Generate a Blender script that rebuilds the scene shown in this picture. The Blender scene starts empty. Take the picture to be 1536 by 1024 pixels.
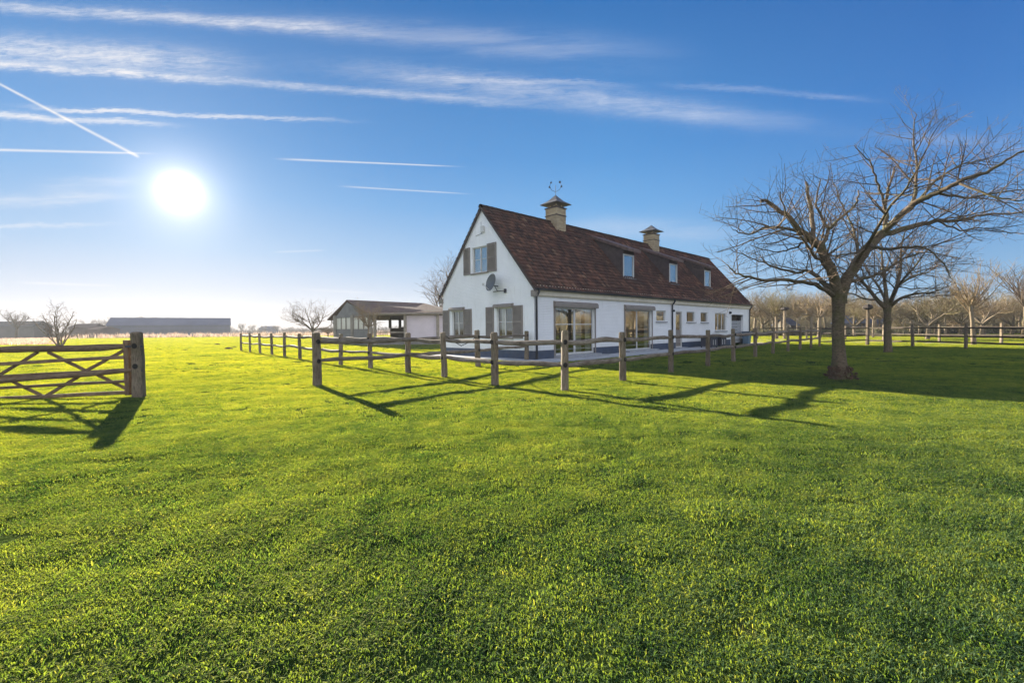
import bpy, math, random
import numpy as np
from mathutils import Vector, Matrix, noise as mnoise
R = math.radians
scene = bpy.context.scene
col = scene.collection
rnd = random.Random(7)

# ------------------------------------------------------------------ camera
F = 683.0; W0, H0 = 1536.0, 1024.0
CAMZ = 1.25; PITCH = 0.0278; ROLL = -0.010
cam_d = bpy.data.cameras.new('camera'); cam = bpy.data.objects.new('camera', cam_d); col.objects.link(cam)
cam_d.sensor_width = 36; cam_d.lens = 36 * F / W0; cam_d.clip_end = 6000; cam_d.clip_start = 0.05
CM = Matrix.Translation((0, 0, CAMZ)) @ (Matrix.Rotation(R(90) - PITCH, 4, 'X') @ Matrix.Rotation(ROLL, 4, 'Z'))
cam.matrix_world = CM
scene.camera = cam
CR = CM.to_3x3()
def ray(px, py):
    return CR @ Vector(((px - W0 / 2) / F, -(py - H0 / 2) / F, -1))
def at(px, py, d):                       # point whose distance along +Y is d
    r = ray(px, py); return Vector((0, 0, CAMZ)) + r * (d / r.y)
def ground(px, py, z=0.0):
    r = ray(px, py); t = (z - CAMZ) / r.z; return Vector((0, 0, CAMZ)) + r * t

SUN = ray(270, 288).normalized()
SEL = math.asin(SUN.z); SAZ = math.atan2(SUN.x, SUN.y)

# ------------------------------------------------------------------ object helpers
def tag(o, label=None, cat=None, group=None, kind=None):
    if label: o['label'] = label
    if cat: o['category'] = cat
    if group: o['group'] = group
    if kind: o['kind'] = kind
    return o
def empty(name, loc=(0, 0, 0), rz=0.0, label=None, cat=None, group=None):
    o = bpy.data.objects.new(name, None); col.objects.link(o)
    o.location = loc; o.rotation_euler = (0, 0, rz); o.empty_display_size = 0.3
    return tag(o, label, cat, group)
def link(name, me, mat=None, parent=None):
    o = bpy.data.objects.new(name, me); col.objects.link(o)
    if mat is not None and not me.materials: me.materials.append(mat)
    if parent: o.parent = parent
    return o
def copy_tree(o, parent=None):
    c = o.copy(); col.objects.link(c)
    if parent: c.parent = parent
    for ch in [x for x in bpy.data.objects if x.parent == o]: copy_tree(ch, c)
    return c

class MB:
    def __init__(s): s.v = []; s.f = []; s.c = []
    def quad(s, a, b, c, d):
        n = len(s.v); s.v += [tuple(a), tuple(b), tuple(c), tuple(d)]; s.f.append((n, n + 1, n + 2, n + 3))
    def tri(s, a, b, c):
        n = len(s.v); s.v += [tuple(a), tuple(b), tuple(c)]; s.f.append((n, n + 1, n + 2))
    def box(s, x0, x1, y0, y1, z0, z1, M=None):
        n = len(s.v)
        P = [(x0, y0, z0), (x1, y0, z0), (x1, y1, z0), (x0, y1, z0), (x0, y0, z1), (x1, y0, z1), (x1, y1, z1), (x0, y1, z1)]
        if M is not None: P = [tuple(M @ Vector(p)) for p in P]
        s.v += P
        for f in ((0, 3, 2, 1), (4, 5, 6, 7), (0, 1, 5, 4), (1, 2, 6, 5), (2, 3, 7, 6), (3, 0, 4, 7)):
            s.f.append(tuple(n + i for i in f))
        return s
    def loops(s, L, cap=True):           # list of equal-length rings
        n0 = len(s.v); k = len(L[0])
        for r in L: s.v += [tuple(p) for p in r]
        for i in range(len(L) - 1):
            for j in range(k):
                a = n0 + i * k + j; b = n0 + i * k + (j + 1) % k
                s.f.append((a, b, b + k, a + k))
        if cap:
            s.f.append(tuple(n0 + j for j in range(k))[::-1]); e = n0 + (len(L) - 1) * k
            s.f.append(tuple(e + j for j in range(k)))
        return s
    def tube(s, pts, rad, k=6, cap=True):
        pts = [Vector(p) for p in pts]
        t = (pts[1] - pts[0]).normalized()
        u = t.orthogonal().normalized(); L = []
        for i, p in enumerate(pts):
            if i == 0: t = pts[1] - pts[0]
            elif i == len(pts) - 1: t = pts[-1] - pts[-2]
            else: t = pts[i + 1] - pts[i - 1]
            t = t.normalized() if t.length > 1e-9 else Vector((0, 0, 1))
            u = (u - t * u.dot(t)); u = u.normalized() if u.length > 1e-6 else t.orthogonal().normalized()
            w = t.cross(u); r = rad[i] if hasattr(rad, '__len__') else rad
            kn = 1 + .10 * mnoise.noise(p * 5.0) if r > .02 else 1.0; L.append([p + (u * math.cos(2 * math.pi * j / k) + w * math.sin(2 * math.pi * j / k)) * r * kn for j in range(k)])
        return s.loops(L, cap)
    def prism(s, poly, ext):             # poly: 3D points, ext: vector
        ext = Vector(ext); a = [Vector(p) for p in poly]; return s.loops([a, [p + ext for p in a]])
    def mesh(s, name, smooth=False):
        me = bpy.data.meshes.new(name); me.from_pydata(s.v, [], s.f); me.update()
        if smooth: me.polygons.foreach_set('use_smooth', [True] * len(me.polygons))
        return me
    def build(s, name, mat, parent=None, smooth=False, fix=False):
        me = s.mesh(name, smooth)
        if fix:
            import bmesh
            b = bmesh.new(); b.from_mesh(me); bmesh.ops.recalc_face_normals(b, faces=b.faces); b.to_mesh(me); b.free()
        return link(name, me, mat, parent)

# ------------------------------------------------------------------ materials
class NT:
    def __init__(s, tree): s.t = tree
    def n(s, typ, **kw):
        nd = s.t.nodes.new(typ)
        for k, v in kw.items():
            if k == 'inp':
                for a, b in v.items(): s.set(nd.inputs[a], b)
            else: setattr(nd, k, v)
        return nd
    def set(s, sock, v):
        if isinstance(v, bpy.types.NodeSocket): s.t.links.new(v, sock)
        elif isinstance(v, bpy.types.Node): s.t.links.new(v.outputs[0], sock)
        else: sock.default_value = v
    def m(s, op, a, b=None, c=None, clamp=False):
        nd = s.t.nodes.new('ShaderNodeMath'); nd.operation = op; nd.use_clamp = clamp
        s.set(nd.inputs[0], a)
        if b is not None: s.set(nd.inputs[1], b)
        if c is not None: s.set(nd.inputs[2], c)
        return nd.outputs[0]
    def vm(s, op, a, b=None, out=0):
        nd = s.t.nodes.new('ShaderNodeVectorMath'); nd.operation = op
        s.set(nd.inputs[0], a)
        if b is not None: s.set(nd.inputs[1], b)
        return nd.outputs[out]
    def mix(s, f, a, b, blend='MIX'):
        nd = s.t.nodes.new('ShaderNodeMix'); nd.data_type = 'RGBA'; nd.blend_type = blend
        s.set(nd.inputs[0], f)
        s.set(nd.inputs[6], (*a, 1) if isinstance(a, tuple) and len(a) == 3 else a)
        s.set(nd.inputs[7], (*b, 1) if isinstance(b, tuple) and len(b) == 3 else b)
        return nd.outputs[2]
    def ramp(s, f, stops):
        nd = s.t.nodes.new('ShaderNodeValToRGB'); s.set(nd.inputs[0], f); e = nd.color_ramp.elements
        while len(e) > 1: e.remove(e[0])
        e[0].position = stops[0][0]; e[0].color = (*stops[0][1], 1)
        for p, c in stops[1:]:
            x = e.new(p); x.color = (*c, 1)
        return nd.outputs[0]
    def noise(s, vec, scale, detail=4, rough=0.55, dist=0.0):
        nd = s.n('ShaderNodeTexNoise', inp={'Scale': scale, 'Detail': detail, 'Roughness': rough, 'Distortion': dist})
        if vec is not None: s.set(nd.inputs['Vector'], vec)
        return nd.outputs[0]
    def mapr(s, v, a, b, c=0.0, d=1.0):
        nd = s.n('ShaderNodeMapRange', inp={0: v, 1: a, 2: b, 3: c, 4: d}); return nd.outputs[0]
    def scalev(s, v, sc):
        nd = s.n('ShaderNodeMapping'); s.set(nd.inputs[0], v); nd.inputs[3].default_value = sc; return nd.outputs[0]

def newmat(name):
    m = bpy.data.materials.new(name); m.use_nodes = True; m.node_tree.nodes.clear()
    t = NT(m.node_tree); out = t.n('ShaderNodeOutputMaterial'); return m, t, out
def principled(t, out, base, rough=0.7, bump=None, bstr=0.4, bdist=0.01, metal=0.0, spec=0.4):
    p = t.n('ShaderNodeBsdfPrincipled')
    t.set(p.inputs['Base Color'], (*base, 1) if isinstance(base, tuple) else base)
    t.set(p.inputs['Roughness'], rough); p.inputs['Metallic'].default_value = metal
    p.inputs['Specular IOR Level'].default_value = spec
    if bump is not None:
        b = t.n('ShaderNodeBump', inp={'Strength': bstr, 'Distance': bdist, 'Height': bump}); t.set(p.inputs['Normal'], b.outputs[0])
    t.set(out.inputs[0], p); return p
def simple(name, c, rough=0.6, var=0.25, scale=6.0, metal=0.0, spec=0.4, bd=0.004):
    m, t, out = newmat(name); tc = t.n('ShaderNodeTexCoord').outputs['Object']
    n = t.noise(tc, scale, 6, 0.6)
    n2 = t.noise(tc, scale * 6, 3, 0.6)
    cc = t.mix(t.mapr(n, 0.3, 0.7), tuple(x * (1 - var) for x in c), tuple(min(1, x * (1 + var)) for x in c))
    principled(t, out, cc, rough, n2, 0.5, bd, metal, spec); return m

def wood(name, c1, c2, c3, stretch=(1.2, 16, 16), green=0.35):
    m, t, out = newmat(name); tc = t.n('ShaderNodeTexCoord').outputs['Object']
    oi = t.n('ShaderNodeObjectInfo')
    off = t.vm('ADD', tc, t.vm('SCALE', oi.outputs['Location'], None)) if False else tc
    add = t.n('ShaderNodeVectorMath', operation='ADD'); t.set(add.inputs[0], tc)
    cmb = t.n('ShaderNodeCombineXYZ'); rv = t.m('MULTIPLY', oi.outputs['Random'], 37.0)
    for i in range(3): t.set(cmb.inputs[i], rv)
    t.set(add.inputs[1], cmb.outputs[0]); tc = add.outputs[0]
    g = t.noise(t.scalev(tc, stretch), 5.0, 6, 0.65, 0.6)
    big = t.noise(tc, 2.2, 4, 0.6)
    c = t.ramp(g, [(0.28, c1), (0.5, c2), (0.72, c3)])
    crack = t.noise(t.scalev(tc, tuple(x * 1.6 for x in stretch)), 4.0, 3, 0.5)
    ck = t.mapr(crack, 0.30, 0.37)
    c = t.mix(ck, (0.012, 0.010, 0.008), c)
    grn = t.mapr(t.noise(tc, 5.5, 5, 0.65), 0.5, 0.66, 0.0, green)
    c = t.mix(grn, c, (0.10, 0.115, 0.045))
    c = t.mix(t.mapr(big, 0.35, 0.7), c, t.mix(1.0, c, (0.62, 0.58, 0.55), 'MULTIPLY'))
    tint = t.mapr(oi.outputs['Random'], 0, 1, 0.75, 1.2)
    cb = t.n('ShaderNodeCombineColor'); [t.set(cb.inputs[i], tint) for i in range(3)]
    c = t.mix(1.0, c, cb.outputs[0], 'MULTIPLY')
    hb = t.m('ADD', t.m('MULTIPLY', g, 0.6), ck)
    principled(t, out, c, 0.85, hb, 0.8, 0.008, 0, 0.25); return m

M = {}
M['post'] = wood('post_wood', (0.085, 0.063, 0.042), (0.20, 0.155, 0.105), (0.33, 0.265, 0.19), (16, 16, 1.2))
M['rail'] = wood('rail_wood', (0.090, 0.068, 0.050), (0.23, 0.185, 0.14), (0.42, 0.36, 0.29), (1.2, 16, 16), 0.2)
M['gatewood'] = wood('gate_wood', (0.070, 0.044, 0.026), (0.17, 0.112, 0.066), (0.30, 0.21, 0.13), (1.2, 16, 16), 0.15)
M['darkrail'] = wood('dark_rail_wood', (0.025, 0.018, 0.013), (0.065, 0.048, 0.034), (0.12, 0.09, 0.065))
M['darkhole'] = simple('mortise_dark', (0.012, 0.010, 0.008), 0.9)

def bark_mat(name, c1, c2, green=(0.07, 0.075, 0.022), gamt=0.6):
    m, t, out = newmat(name); tc = t.n('ShaderNodeTexCoord').outputs['Object']
    geo = t.n('ShaderNodeNewGeometry')
    n = t.noise(t.scalev(tc, (1, 1, 2.2)), 16, 6, 0.7, 0.8)
    n2 = t.noise(tc, 2.5, 4, 0.6)
    c = t.mix(t.mapr(n, 0.3, 0.7), c1, c2)
    c = t.mix(t.mapr(n2, 0.46, 0.62, 0, gamt), c, green)
    principled(t, out, c, 0.9, n, 1.0, 0.04, 0, 0.2); return m
M['bark'] = bark_mat('bark_grey', (0.034, 0.025, 0.016), (0.21, 0.155, 0.10))
M['twig'] = bark_mat('twig_brown', (0.078, 0.054, 0.038), (0.21, 0.145, 0.095), (0.09, 0.085, 0.04), 0.35)
M['bark_pale'] = bark_mat('bark_pale', (0.12, 0.09, 0.062), (0.28, 0.22, 0.15), (0.14, 0.12, 0.06), 0.4)
M['twig_tan'] = bark_mat('twig_tan', (0.14, 0.095, 0.052), (0.29, 0.205, 0.115), (0.2, 0.18, 0.08), 0.4)
M['twig_olive'] = bark_mat('twig_olive', (0.13, 0.10, 0.05), (0.27, 0.21, 0.11), (0.16, 0.16, 0.06), 0.5)

# painted brick wall
def brick_wall(name, c, tan=False):
    m, t, out = newmat(name); tc = t.n('ShaderNodeTexCoord').outputs['Object']
    s = t.n('ShaderNodeSeparateXYZ'); t.set(s.inputs[0], tc)
    cb = t.n('ShaderNodeCombineXYZ'); t.set(cb.inputs[0], t.m('ADD', s.outputs[0], s.outputs[1])); t.set(cb.inputs[1], s.outputs[2])
    br = t.n('ShaderNodeTexBrick', inp={'Vector': cb.outputs[0], 'Scale': 1.0, 'Mortar Size': 0.008, 'Mortar Smooth': 0.3, 'Bias': 0.0, 'Brick Width': 0.21, 'Row Height': 0.065})
    br.offset = 0.5
    n = t.noise(tc, 1.3, 5, 0.6); n2 = t.noise(tc, 30, 4, 0.6)
    if tan:
        t.set(br.inputs['Color1'], (0.33, 0.235, 0.12, 1)); t.set(br.inputs['Color2'], (0.48, 0.37, 0.21, 1)); t.set(br.inputs['Mortar'], (0.30, 0.28, 0.24, 1))
        base = t.mix(t.mapr(n, .4, .7, 0, .5), br.outputs[0], (0.15, 0.12, 0.08))
    else:
        base = t.mix(t.mapr(n, 0.35, 0.7), c, tuple(x * 0.93 for x in c))
        strk = t.noise(t.scalev(tc, (3, 3, 0.5)), 2.0, 5, 0.65)
        base = t.mix(t.mapr(strk, 0.56, 0.72, 0, 0.35), base, (0.58, 0.58, 0.52))
        low = t.m('MULTIPLY', t.mapr(s.outputs[2], 0.9, 0.35), t.mapr(n2, 0.4, 0.65))
        base = t.mix(t.m('MULTIPLY', low, 0.45), base, (0.45, 0.45, 0.40))
    h = t.m('ADD', t.m('MULTIPLY', br.outputs[1], -1.0), t.m('MULTIPLY', n2, 0.6))
    principled(t, out, base, 0.75, h, 0.9, 0.02, 0, 0.3); return m
M['white'] = brick_wall('white_painted_brick', (0.86, 0.86, 0.85))
M['chimney'] = brick_wall('tan_chimney_brick', None, True)
M['plinth'] = simple('plinth_paint', (0.038, 0.055, 0.090), 0.6, 0.2, 3, 0, .4)
M['taupe'] = simple('taupe_paint', (0.205, 0.177, 0.150), 0.55, 0.1, 4, 0, .4, 0.001)
M['frame'] = simple('frame_paint', (0.52, 0.51, 0.48), 0.45, 0.06, 4, 0, .5, 0.0005)
M['cream'] = simple('cream_fascia', (0.62, 0.56, 0.44), 0.6, 0.12, 3)
M['zinc_dark'] = simple('dark_gutter', (0.03, 0.035, 0.045), 0.4, 0.2, 4, 0.2, .5)
M['stone'] = simple('sill_stone', (0.28, 0.29, 0.30), 0.7, 0.15, 8)
M['paving'] = simple('terrace_concrete', (0.33, 0.34, 0.35), 0.75, 0.2, 2.5)
M['lead'] = simple('lead_sheet', (0.085, 0.085, 0.09), 0.6, 0.25, 5, 0.2, .4)
M['dark_board'] = simple('dark_board', (0.055, 0.040, 0.038), 0.7, 0.3, 6)
M['iron'] = simple('iron', (0.04, 0.045, 0.055), 0.6, 0.3, 8, 0.3)
M['dish'] = simple('dish_grey', (0.085, 0.095, 0.10), 0.5, 0.15, 3, 0, .4)
M['curtain'] = simple('curtain', (0.72, 0.66, 0.55), 0.9, 0.12, 5)
M['room'] = simple('room_plaster', (0.72, 0.47, 0.24), 0.9, 0.2, 1)
M['roomfloor'] = simple('room_floor', (0.13, 0.085, 0.05), 0.6, 0.2, 2)
M['walnut'] = simple('walnut', (0.10, 0.055, 0.03), 0.5, 0.3, 4)
M['blue'] = simple('blue_plastic', (0.10, 0.16, 0.22), 0.5, 0.1, 4)
M['slate'] = simple('slate_board', (0.035, 0.038, 0.055), 0.6, 0.25, 5)
M['lilac'] = simple('pale_render', (0.50, 0.46, 0.50), 0.85, 0.08, 1.2)
M['greyboard'] = simple('grey_boards', (0.16, 0.155, 0.145), 0.8, 0.18, 2)
M['timber'] = simple('barn_timber', (0.23, 0.205, 0.165), 0.8, 0.2, 4)
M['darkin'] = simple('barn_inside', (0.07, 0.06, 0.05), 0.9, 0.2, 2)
M['soil'] = simple('soil', (0.05, 0.036, 0.024), 0.95, 0.4, 12, 0, .1, 0.03)
M['farmroof'] = simple('far_roof_sheet', (0.085, 0.10, 0.145), 0.95, 0.1, 0.3, 0, 0.0)
M['farmwall'] = simple('far_wall_sheet', (0.075, 0.095, 0.12), 0.9, 0.1, 0.3, 0, 0.0)
M['farmbrown'] = simple('far_brown_wall', (0.11, 0.08, 0.07), 0.95, 0.2, 0.3, 0, 0.0)
M['farmgrey'] = simple('far_grey_wall', (0.10, 0.095, 0.085), 0.95, 0.2, 0.3, 0, 0.0)
M['reed'] = simple('dry_reed', (0.26, 0.175, 0.13), 0.85, 0.25, 0.6, 0, .2)
def reedm():
    m, t, out = newmat('dry_reed_stalks'); geo = t.n('ShaderNodeNewGeometry')
    c = t.mix(geo.outputs['Random Per Island'], (0.30, 0.20, 0.14), (0.50, 0.38, 0.29))
    d = t.n('ShaderNodeBsdfDiffuse'); t.set(d.inputs[0], c); tr = t.n('ShaderNodeBsdfTranslucent'); t.set(tr.inputs[0], c)
    mx = t.n('ShaderNodeMixShader', inp={0: 0.5}); t.set(mx.inputs[1], d); t.set(mx.inputs[2], tr); t.set(out.inputs[0], mx); return m
M['reed'] = reedm()
M['hedge'] = simple('far_hedge', (0.10, 0.095, 0.05), 0.9, 0.4, 1.0, 0, .1)

def glass_mat(name, refl=0.30, tintc=(0.85, 0.9, 0.92)):
    m, t, out = newmat(name)
    g = t.n('ShaderNodeBsdfGlossy', inp={'Roughness': 0.02, 'Color': (1, 1, 1, 1)})
    tr = t.n('ShaderNodeBsdfTransparent', inp={'Color': (*tintc, 1)})
    fr = t.n('ShaderNodeFresnel', inp={'IOR': 1.6})
    tc = t.n('ShaderNodeTexCoord').outputs['Object']
    b = t.n('ShaderNodeBump', inp={'Strength': 0.15, 'Distance': 0.01, 'Height': t.noise(tc, 1.2, 1)}); t.set(g.inputs['Normal'], b.outputs[0])
    fac = t.m('ADD', t.m('MULTIPLY', fr, 1.0), refl, clamp=True)
    mx = t.n('ShaderNodeMixShader'); t.set(mx.inputs[0], fac); t.set(mx.inputs[1], tr); t.set(mx.inputs[2], g); t.set(out.inputs[0], mx); return m
M['glass'] = glass_mat('window_glass', 0.10)
M['glass_mirror'] = glass_mat('window_glass_reflective', 0.32)

def rooftile_mat():
    m, t, out = newmat('clay_tiles'); tc = t.n('ShaderNodeTexCoord').outputs['Object']
    a = t.n('ShaderNodeAttribute', attribute_name='rnd').outputs['Fac']
    big = t.noise(tc, 0.55, 5, 0.6); fine = t.noise(tc, 22, 5, 0.7)
    c = t.ramp(a, [(0.0, (0.030, 0.017, 0.014)), (0.3, (0.056, 0.028, 0.022)), (0.6, (0.098, 0.044, 0.031)), (0.85, (0.150, 0.070, 0.045)), (1.0, (0.18, 0.11, 0.07))])
    c = t.mix(t.mapr(big, 0.4, 0.68, 0, 0.65), c, (0.030, 0.020, 0.018))
    c = t.mix(t.mapr(fine, 0.55, 0.75, 0, 0.5), c, (0.14, 0.12, 0.085))
    principled(t, out, c, 0.8, fine, 0.6, 0.01, 0, 0.12); return m
M['tiles'] = rooftile_mat()
def cladroof():
    m, t, out = newmat('old_barn_tiles'); tc = t.n('ShaderNodeTexCoord').outputs['Object']
    big = t.noise(tc, 0.6, 5, 0.6); f = t.noise(t.scalev(tc, (3, 1, 8)), 2.0, 5, 0.7)
    c = t.mix(t.mapr(f, .3, .7), (0.085, 0.055, 0.045), (0.20, 0.13, 0.10)); c = t.mix(t.mapr(big, .4, .7, 0, .6), c, (0.12, 0.11, 0.07))
    principled(t, out, c, 0.85, f, 0.7, 0.03, 0, 0.2); return m
M['barntile'] = cladroof()

# ------------------------------------------------------------------ ground
def grass_colors(t, pos):
    """real patchiness of the lawn: yellowish, fresh and dry areas"""
    a = t.noise(pos, 0.35, 4, 0.6); b = t.noise(pos, 1.7, 4, 0.6); c = t.noise(pos, 7.0, 3, 0.6)
    k = t.m('ADD', t.m('MULTIPLY', a, 0.36), t.m('ADD', t.m('MULTIPLY', b, 0.32), t.m('MULTIPLY', c, 0.32)))
    return t.mapr(k, 0.36, 0.64), a, b, c
def ground_mat():
    m, t, out = newmat('lawn_ground')
    pos = t.n('ShaderNodeNewGeometry').outputs['Position']
    k, a, b, c = grass_colors(t, pos)
    colr = t.ramp(k, [(0.0, (0.016, 0.030, 0.010)), (0.45, (0.034, 0.056, 0.014)), (0.8, (0.060, 0.080, 0.018)), (1.0, (0.10, 0.10, 0.035))])
    s = t.n('ShaderNodeSeparateXYZ'); t.set(s.inputs[0], pos)
    r = t.m('SQRT', t.m('ADD', t.m('MULTIPLY', s.outputs[0], s.outputs[0]), t.m('MULTIPLY', s.outputs[1], s.outputs[1])))
    # farmland far beyond the lawn
    fld = t.ramp(t.noise(t.scalev(pos, (0.006, 0.02, 1)), 1.0, 3, 0.5), [(0.4, (0.09, 0.10, 0.03)), (0.5, (0.11, 0.08, 0.05)), (0.6, (0.07, 0.08, 0.03))])
    farc = t.mix(t.mapr(r, 40, 90), colr, (0.175, 0.165, 0.018))  # backlit glow painted in: lawn ground turns yellow with distance
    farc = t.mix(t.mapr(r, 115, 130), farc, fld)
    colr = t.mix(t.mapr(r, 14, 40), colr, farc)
    h = t.noise(pos, 45, 3, 0.7)
    p = t.n('ShaderNodeBsdfPrincipled'); t.set(p.inputs['Base Color'], colr); p.inputs['Roughness'].default_value = 0.9; p.inputs['Specular IOR Level'].default_value = 0.1
    p.inputs['Sheen Weight'].default_value = 0.08; p.inputs['Sheen Roughness'].default_value = 0.5; p.inputs['Sheen Tint'].default_value = (0.75, 0.72, 0.15, 1)
    bp = t.n('ShaderNodeBump', inp={'Strength': 0.8, 'Distance': 0.03, 'Height': t.m('ADD', h, t.m('MULTIPLY', t.noise(pos, 9, 4, 0.6), 2.0))}); t.set(p.inputs['Normal'], bp.outputs[0])
    df = t.n('ShaderNodeBsdfDiffuse'); t.set(df.inputs[0], colr); t.set(df.inputs['Normal'], bp.outputs[0]); m.node_tree.nodes.remove(p); t.set(out.inputs[0], df); return m
M['lawn'] = ground_mat()

def gz(x, y):
    """gentle unevenness of the lawn"""
    r = math.hypot(x, y)
    f = max(0.0, 1 - r / 45.0)
    z = 0.030 * f * mnoise.noise(Vector((x * 0.45, y * 0.45, 0)))
    z += 0.016 * f * mnoise.noise(Vector((x * 1.5, y * 1.9, 5)))
    z += 0.012 * f * mnoise.noise(Vector((x * 3.6, y * 4.6, 9)))
    if y < 9.5 and y > 0: z += 0.055 * (1 - abs(y - 5.0) / 5.0 if abs(y - 5) < 5 else 0)
    return z
def gz_build(x, y):
    return gz(x, y)

# radial-ish grid: fine close, coarse far
gb = MB()
ys = [-60, -30, -15, -8, -4, -2, -1] + [-0.5 + i * 0.11 for i in range(140)]
y = ys[-1]; st = 0.12
while y < 60: st *= 1.045; y += st; ys.append(y)
ys += [75, 95, 120, 160, 220, 320, 500, 800, 1300, 2500]
us = np.concatenate([[-9, -4, -2.5], np.linspace(-1.7, 1.7, 221), [2.5, 4, 9]])
nu = len(us)
verts = []
for yy in ys:
    w = max(yy, 3.0) + 1.5
    for u in us:
        x = u * w; 
        zz = gz(x, yy)
        verts.append((x, yy, zz))
faces = [(i * nu + j, i * nu + j + 1, (i + 1) * nu + j + 1, (i + 1) * nu + j) for i in range(len(ys) - 1) for j in range(nu - 1)]
me = bpy.data.meshes.new('ground'); me.from_pydata(verts, [], faces); me.polygons.foreach_set('use_smooth', [True] * len(faces)); me.update()
g = link('ground', me, M['lawn']); tag(g, kind='structure')

# ------------------------------------------------------------------ grass blades
def blade_mat(name, ramp, trans=0.5, rowscale=1.0):
    m, t, out = newmat(name)
    geo = t.n('ShaderNodeNewGeometry'); pos = geo.outputs['Position']
    k, a, b, c = grass_colors(t, pos)
    oi = t.n('ShaderNodeObjectInfo')
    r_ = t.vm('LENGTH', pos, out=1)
    glow_yel = t.m('MULTIPLY', t.n('ShaderNodeMapRange', interpolation_type='SMOOTHSTEP', inp={0: r_, 1: 0.5, 2: 20.0}).outputs[0], 1.0)  # grazing backlit glow painted into colour: darker near, yellower and brighter far
    kk = t.m('ADD', t.m('MULTIPLY', k, 0.66), t.m('MULTIPLY', geo.outputs['Random Per Island'], 0.32))
    c = t.ramp(kk, ramp)
    dry = t.m('GREATER_THAN', geo.outputs['Random Per Island'], 0.93)
    c = t.mix(t.m('MULTIPLY', dry, 0.45), c, (0.26, 0.23, 0.10))
    c = t.mix(1.0, c, t.mix(glow_yel, (0.80, 0.86, 0.95), (1.62, 1.32, 0.75)), 'MULTIPLY')
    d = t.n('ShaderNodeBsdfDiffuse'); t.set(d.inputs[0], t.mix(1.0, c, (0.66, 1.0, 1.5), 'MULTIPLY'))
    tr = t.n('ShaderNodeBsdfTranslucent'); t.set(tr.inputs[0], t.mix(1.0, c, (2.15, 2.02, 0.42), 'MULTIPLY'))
    gl = t.n('ShaderNodeBsdfGlossy', inp={'Roughness': 0.6, 'Color': (0.85, 0.82, 0.25, 1)})
    mx = t.n('ShaderNodeMixShader', inp={0: trans + .06}); t.set(mx.inputs[1], d); t.set(mx.inputs[2], tr)
    m2 = t.n('ShaderNodeMixShader', inp={0: 0.022}); t.set(m2.inputs[1], mx); t.set(m2.inputs[2], gl)
    t.set(out.inputs[0], m2); return m
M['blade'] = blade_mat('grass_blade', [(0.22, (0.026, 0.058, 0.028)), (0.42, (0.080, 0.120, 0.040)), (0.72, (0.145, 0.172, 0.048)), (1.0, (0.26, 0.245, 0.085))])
def tuft(seed, n, rad, h, w):
    r = random.Random(seed); b = MB()
    for i in range(n):
        a = r.uniform(0, 6.283); q = rad * math.sqrt(r.random()); x, y = q * math.cos(a), q * math.sin(a)
        fa = r.uniform(0, 6.283); hh = h * r.uniform(0.45, 1.15); ww = w * r.uniform(0.7, 1.3)
        lean = r.uniform(0.3, 2.2) * hh; la = r.uniform(0, 6.283)
        dx, dy = math.cos(fa) * ww / 2, math.sin(fa) * ww / 2; lx, ly = math.cos(la) * lean, math.sin(la) * lean
        p0 = (x - dx, y - dy, -0.01); p1 = (x + dx, y + dy, -0.01)
        m0 = (x - dx * .9 + lx * .35, y - dy * .9 + ly * .35, hh * .62); m1 = (x + dx * .9 + lx * .35, y + dy * .9 + ly * .35, hh * .62)
        tp = (x + lx, y + ly, hh * r.uniform(.75, 1))
        k = len(b.v); b.v += [p0, p1, m1, m0, tp]; b.f += [(k, k + 1, k + 2, k + 3), (k + 3, k + 2, k + 4)]
    me = b.mesh('grass_tuft'); me.materials.append(M['blade'])
    return bpy.data.objects.new('grass_tuft', me)
def scatter(name, tufts, P, S, label, cat):
    me = bpy.data.meshes.new(name); me.vertices.add(len(P)); me.vertices.foreach_set('co', np.asarray(P, dtype=np.float32).ravel())
    at_ = me.attributes.new('sc', 'FLOAT', 'POINT'); at_.data.foreach_set('value', np.asarray(S, dtype=np.float32))
    rt = np.random.RandomState(3).rand(len(P)).astype(np.float32) * 6.283
    ar = me.attributes.new('ra', 'FLOAT', 'POINT'); ar.data.foreach_set('value', rt)
    me.update(); o = link(name, me); tag(o, label, cat, kind='stuff')
    ng = bpy.data.node_groups.new(name + '_nodes', 'GeometryNodeTree')
    ng.interface.new_socket('Geometry', in_out='INPUT', socket_type='NodeSocketGeometry')
    ng.interface.new_socket('Geometry', in_out='OUTPUT', socket_type='NodeSocketGeometry')
    N = ng.nodes.new; L = ng.links.new
    gi = N('NodeGroupInput'); go = N('NodeGroupOutput'); jn = N('GeometryNodeJoinGeometry')
    sa = N('GeometryNodeInputNamedAttribute'); sa.data_type = 'FLOAT'; sa.inputs[0].default_value = 'sc'
    ra = N('GeometryNodeInputNamedAttribute'); ra.data_type = 'FLOAT'; ra.inputs[0].default_value = 'ra'
    cx = N('ShaderNodeCombineXYZ'); L(ra.outputs[0], cx.inputs[2])
    gi2 = N('GeometryNodeGeometryToInstance')
    for t in tufts:
        oi = N('GeometryNodeObjectInfo'); oi.inputs[0].default_value = t; L(oi.outputs['Geometry'], jn.inputs[0]) if False else None
        a = N('GeometryNodeGeometryToInstance'); L(oi.outputs['Geometry'], a.inputs[0]); L(a.outputs[0], jn.inputs[0])
    ip = N('GeometryNodeInstanceOnPoints'); L(gi.outputs[0], ip.inputs['Points']); L(jn.outputs[0], ip.inputs['Instance'])
    ip.inputs['Pick Instance'].default_value = True
    L(cx.outputs[0], ip.inputs['Rotation']); L(sa.outputs[0], ip.inputs['Scale'])
    L(ip.outputs[0], go.inputs[0])
    md = o.modifiers.new('scatter', 'NODES'); md.node_group = ng
    return o
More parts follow.
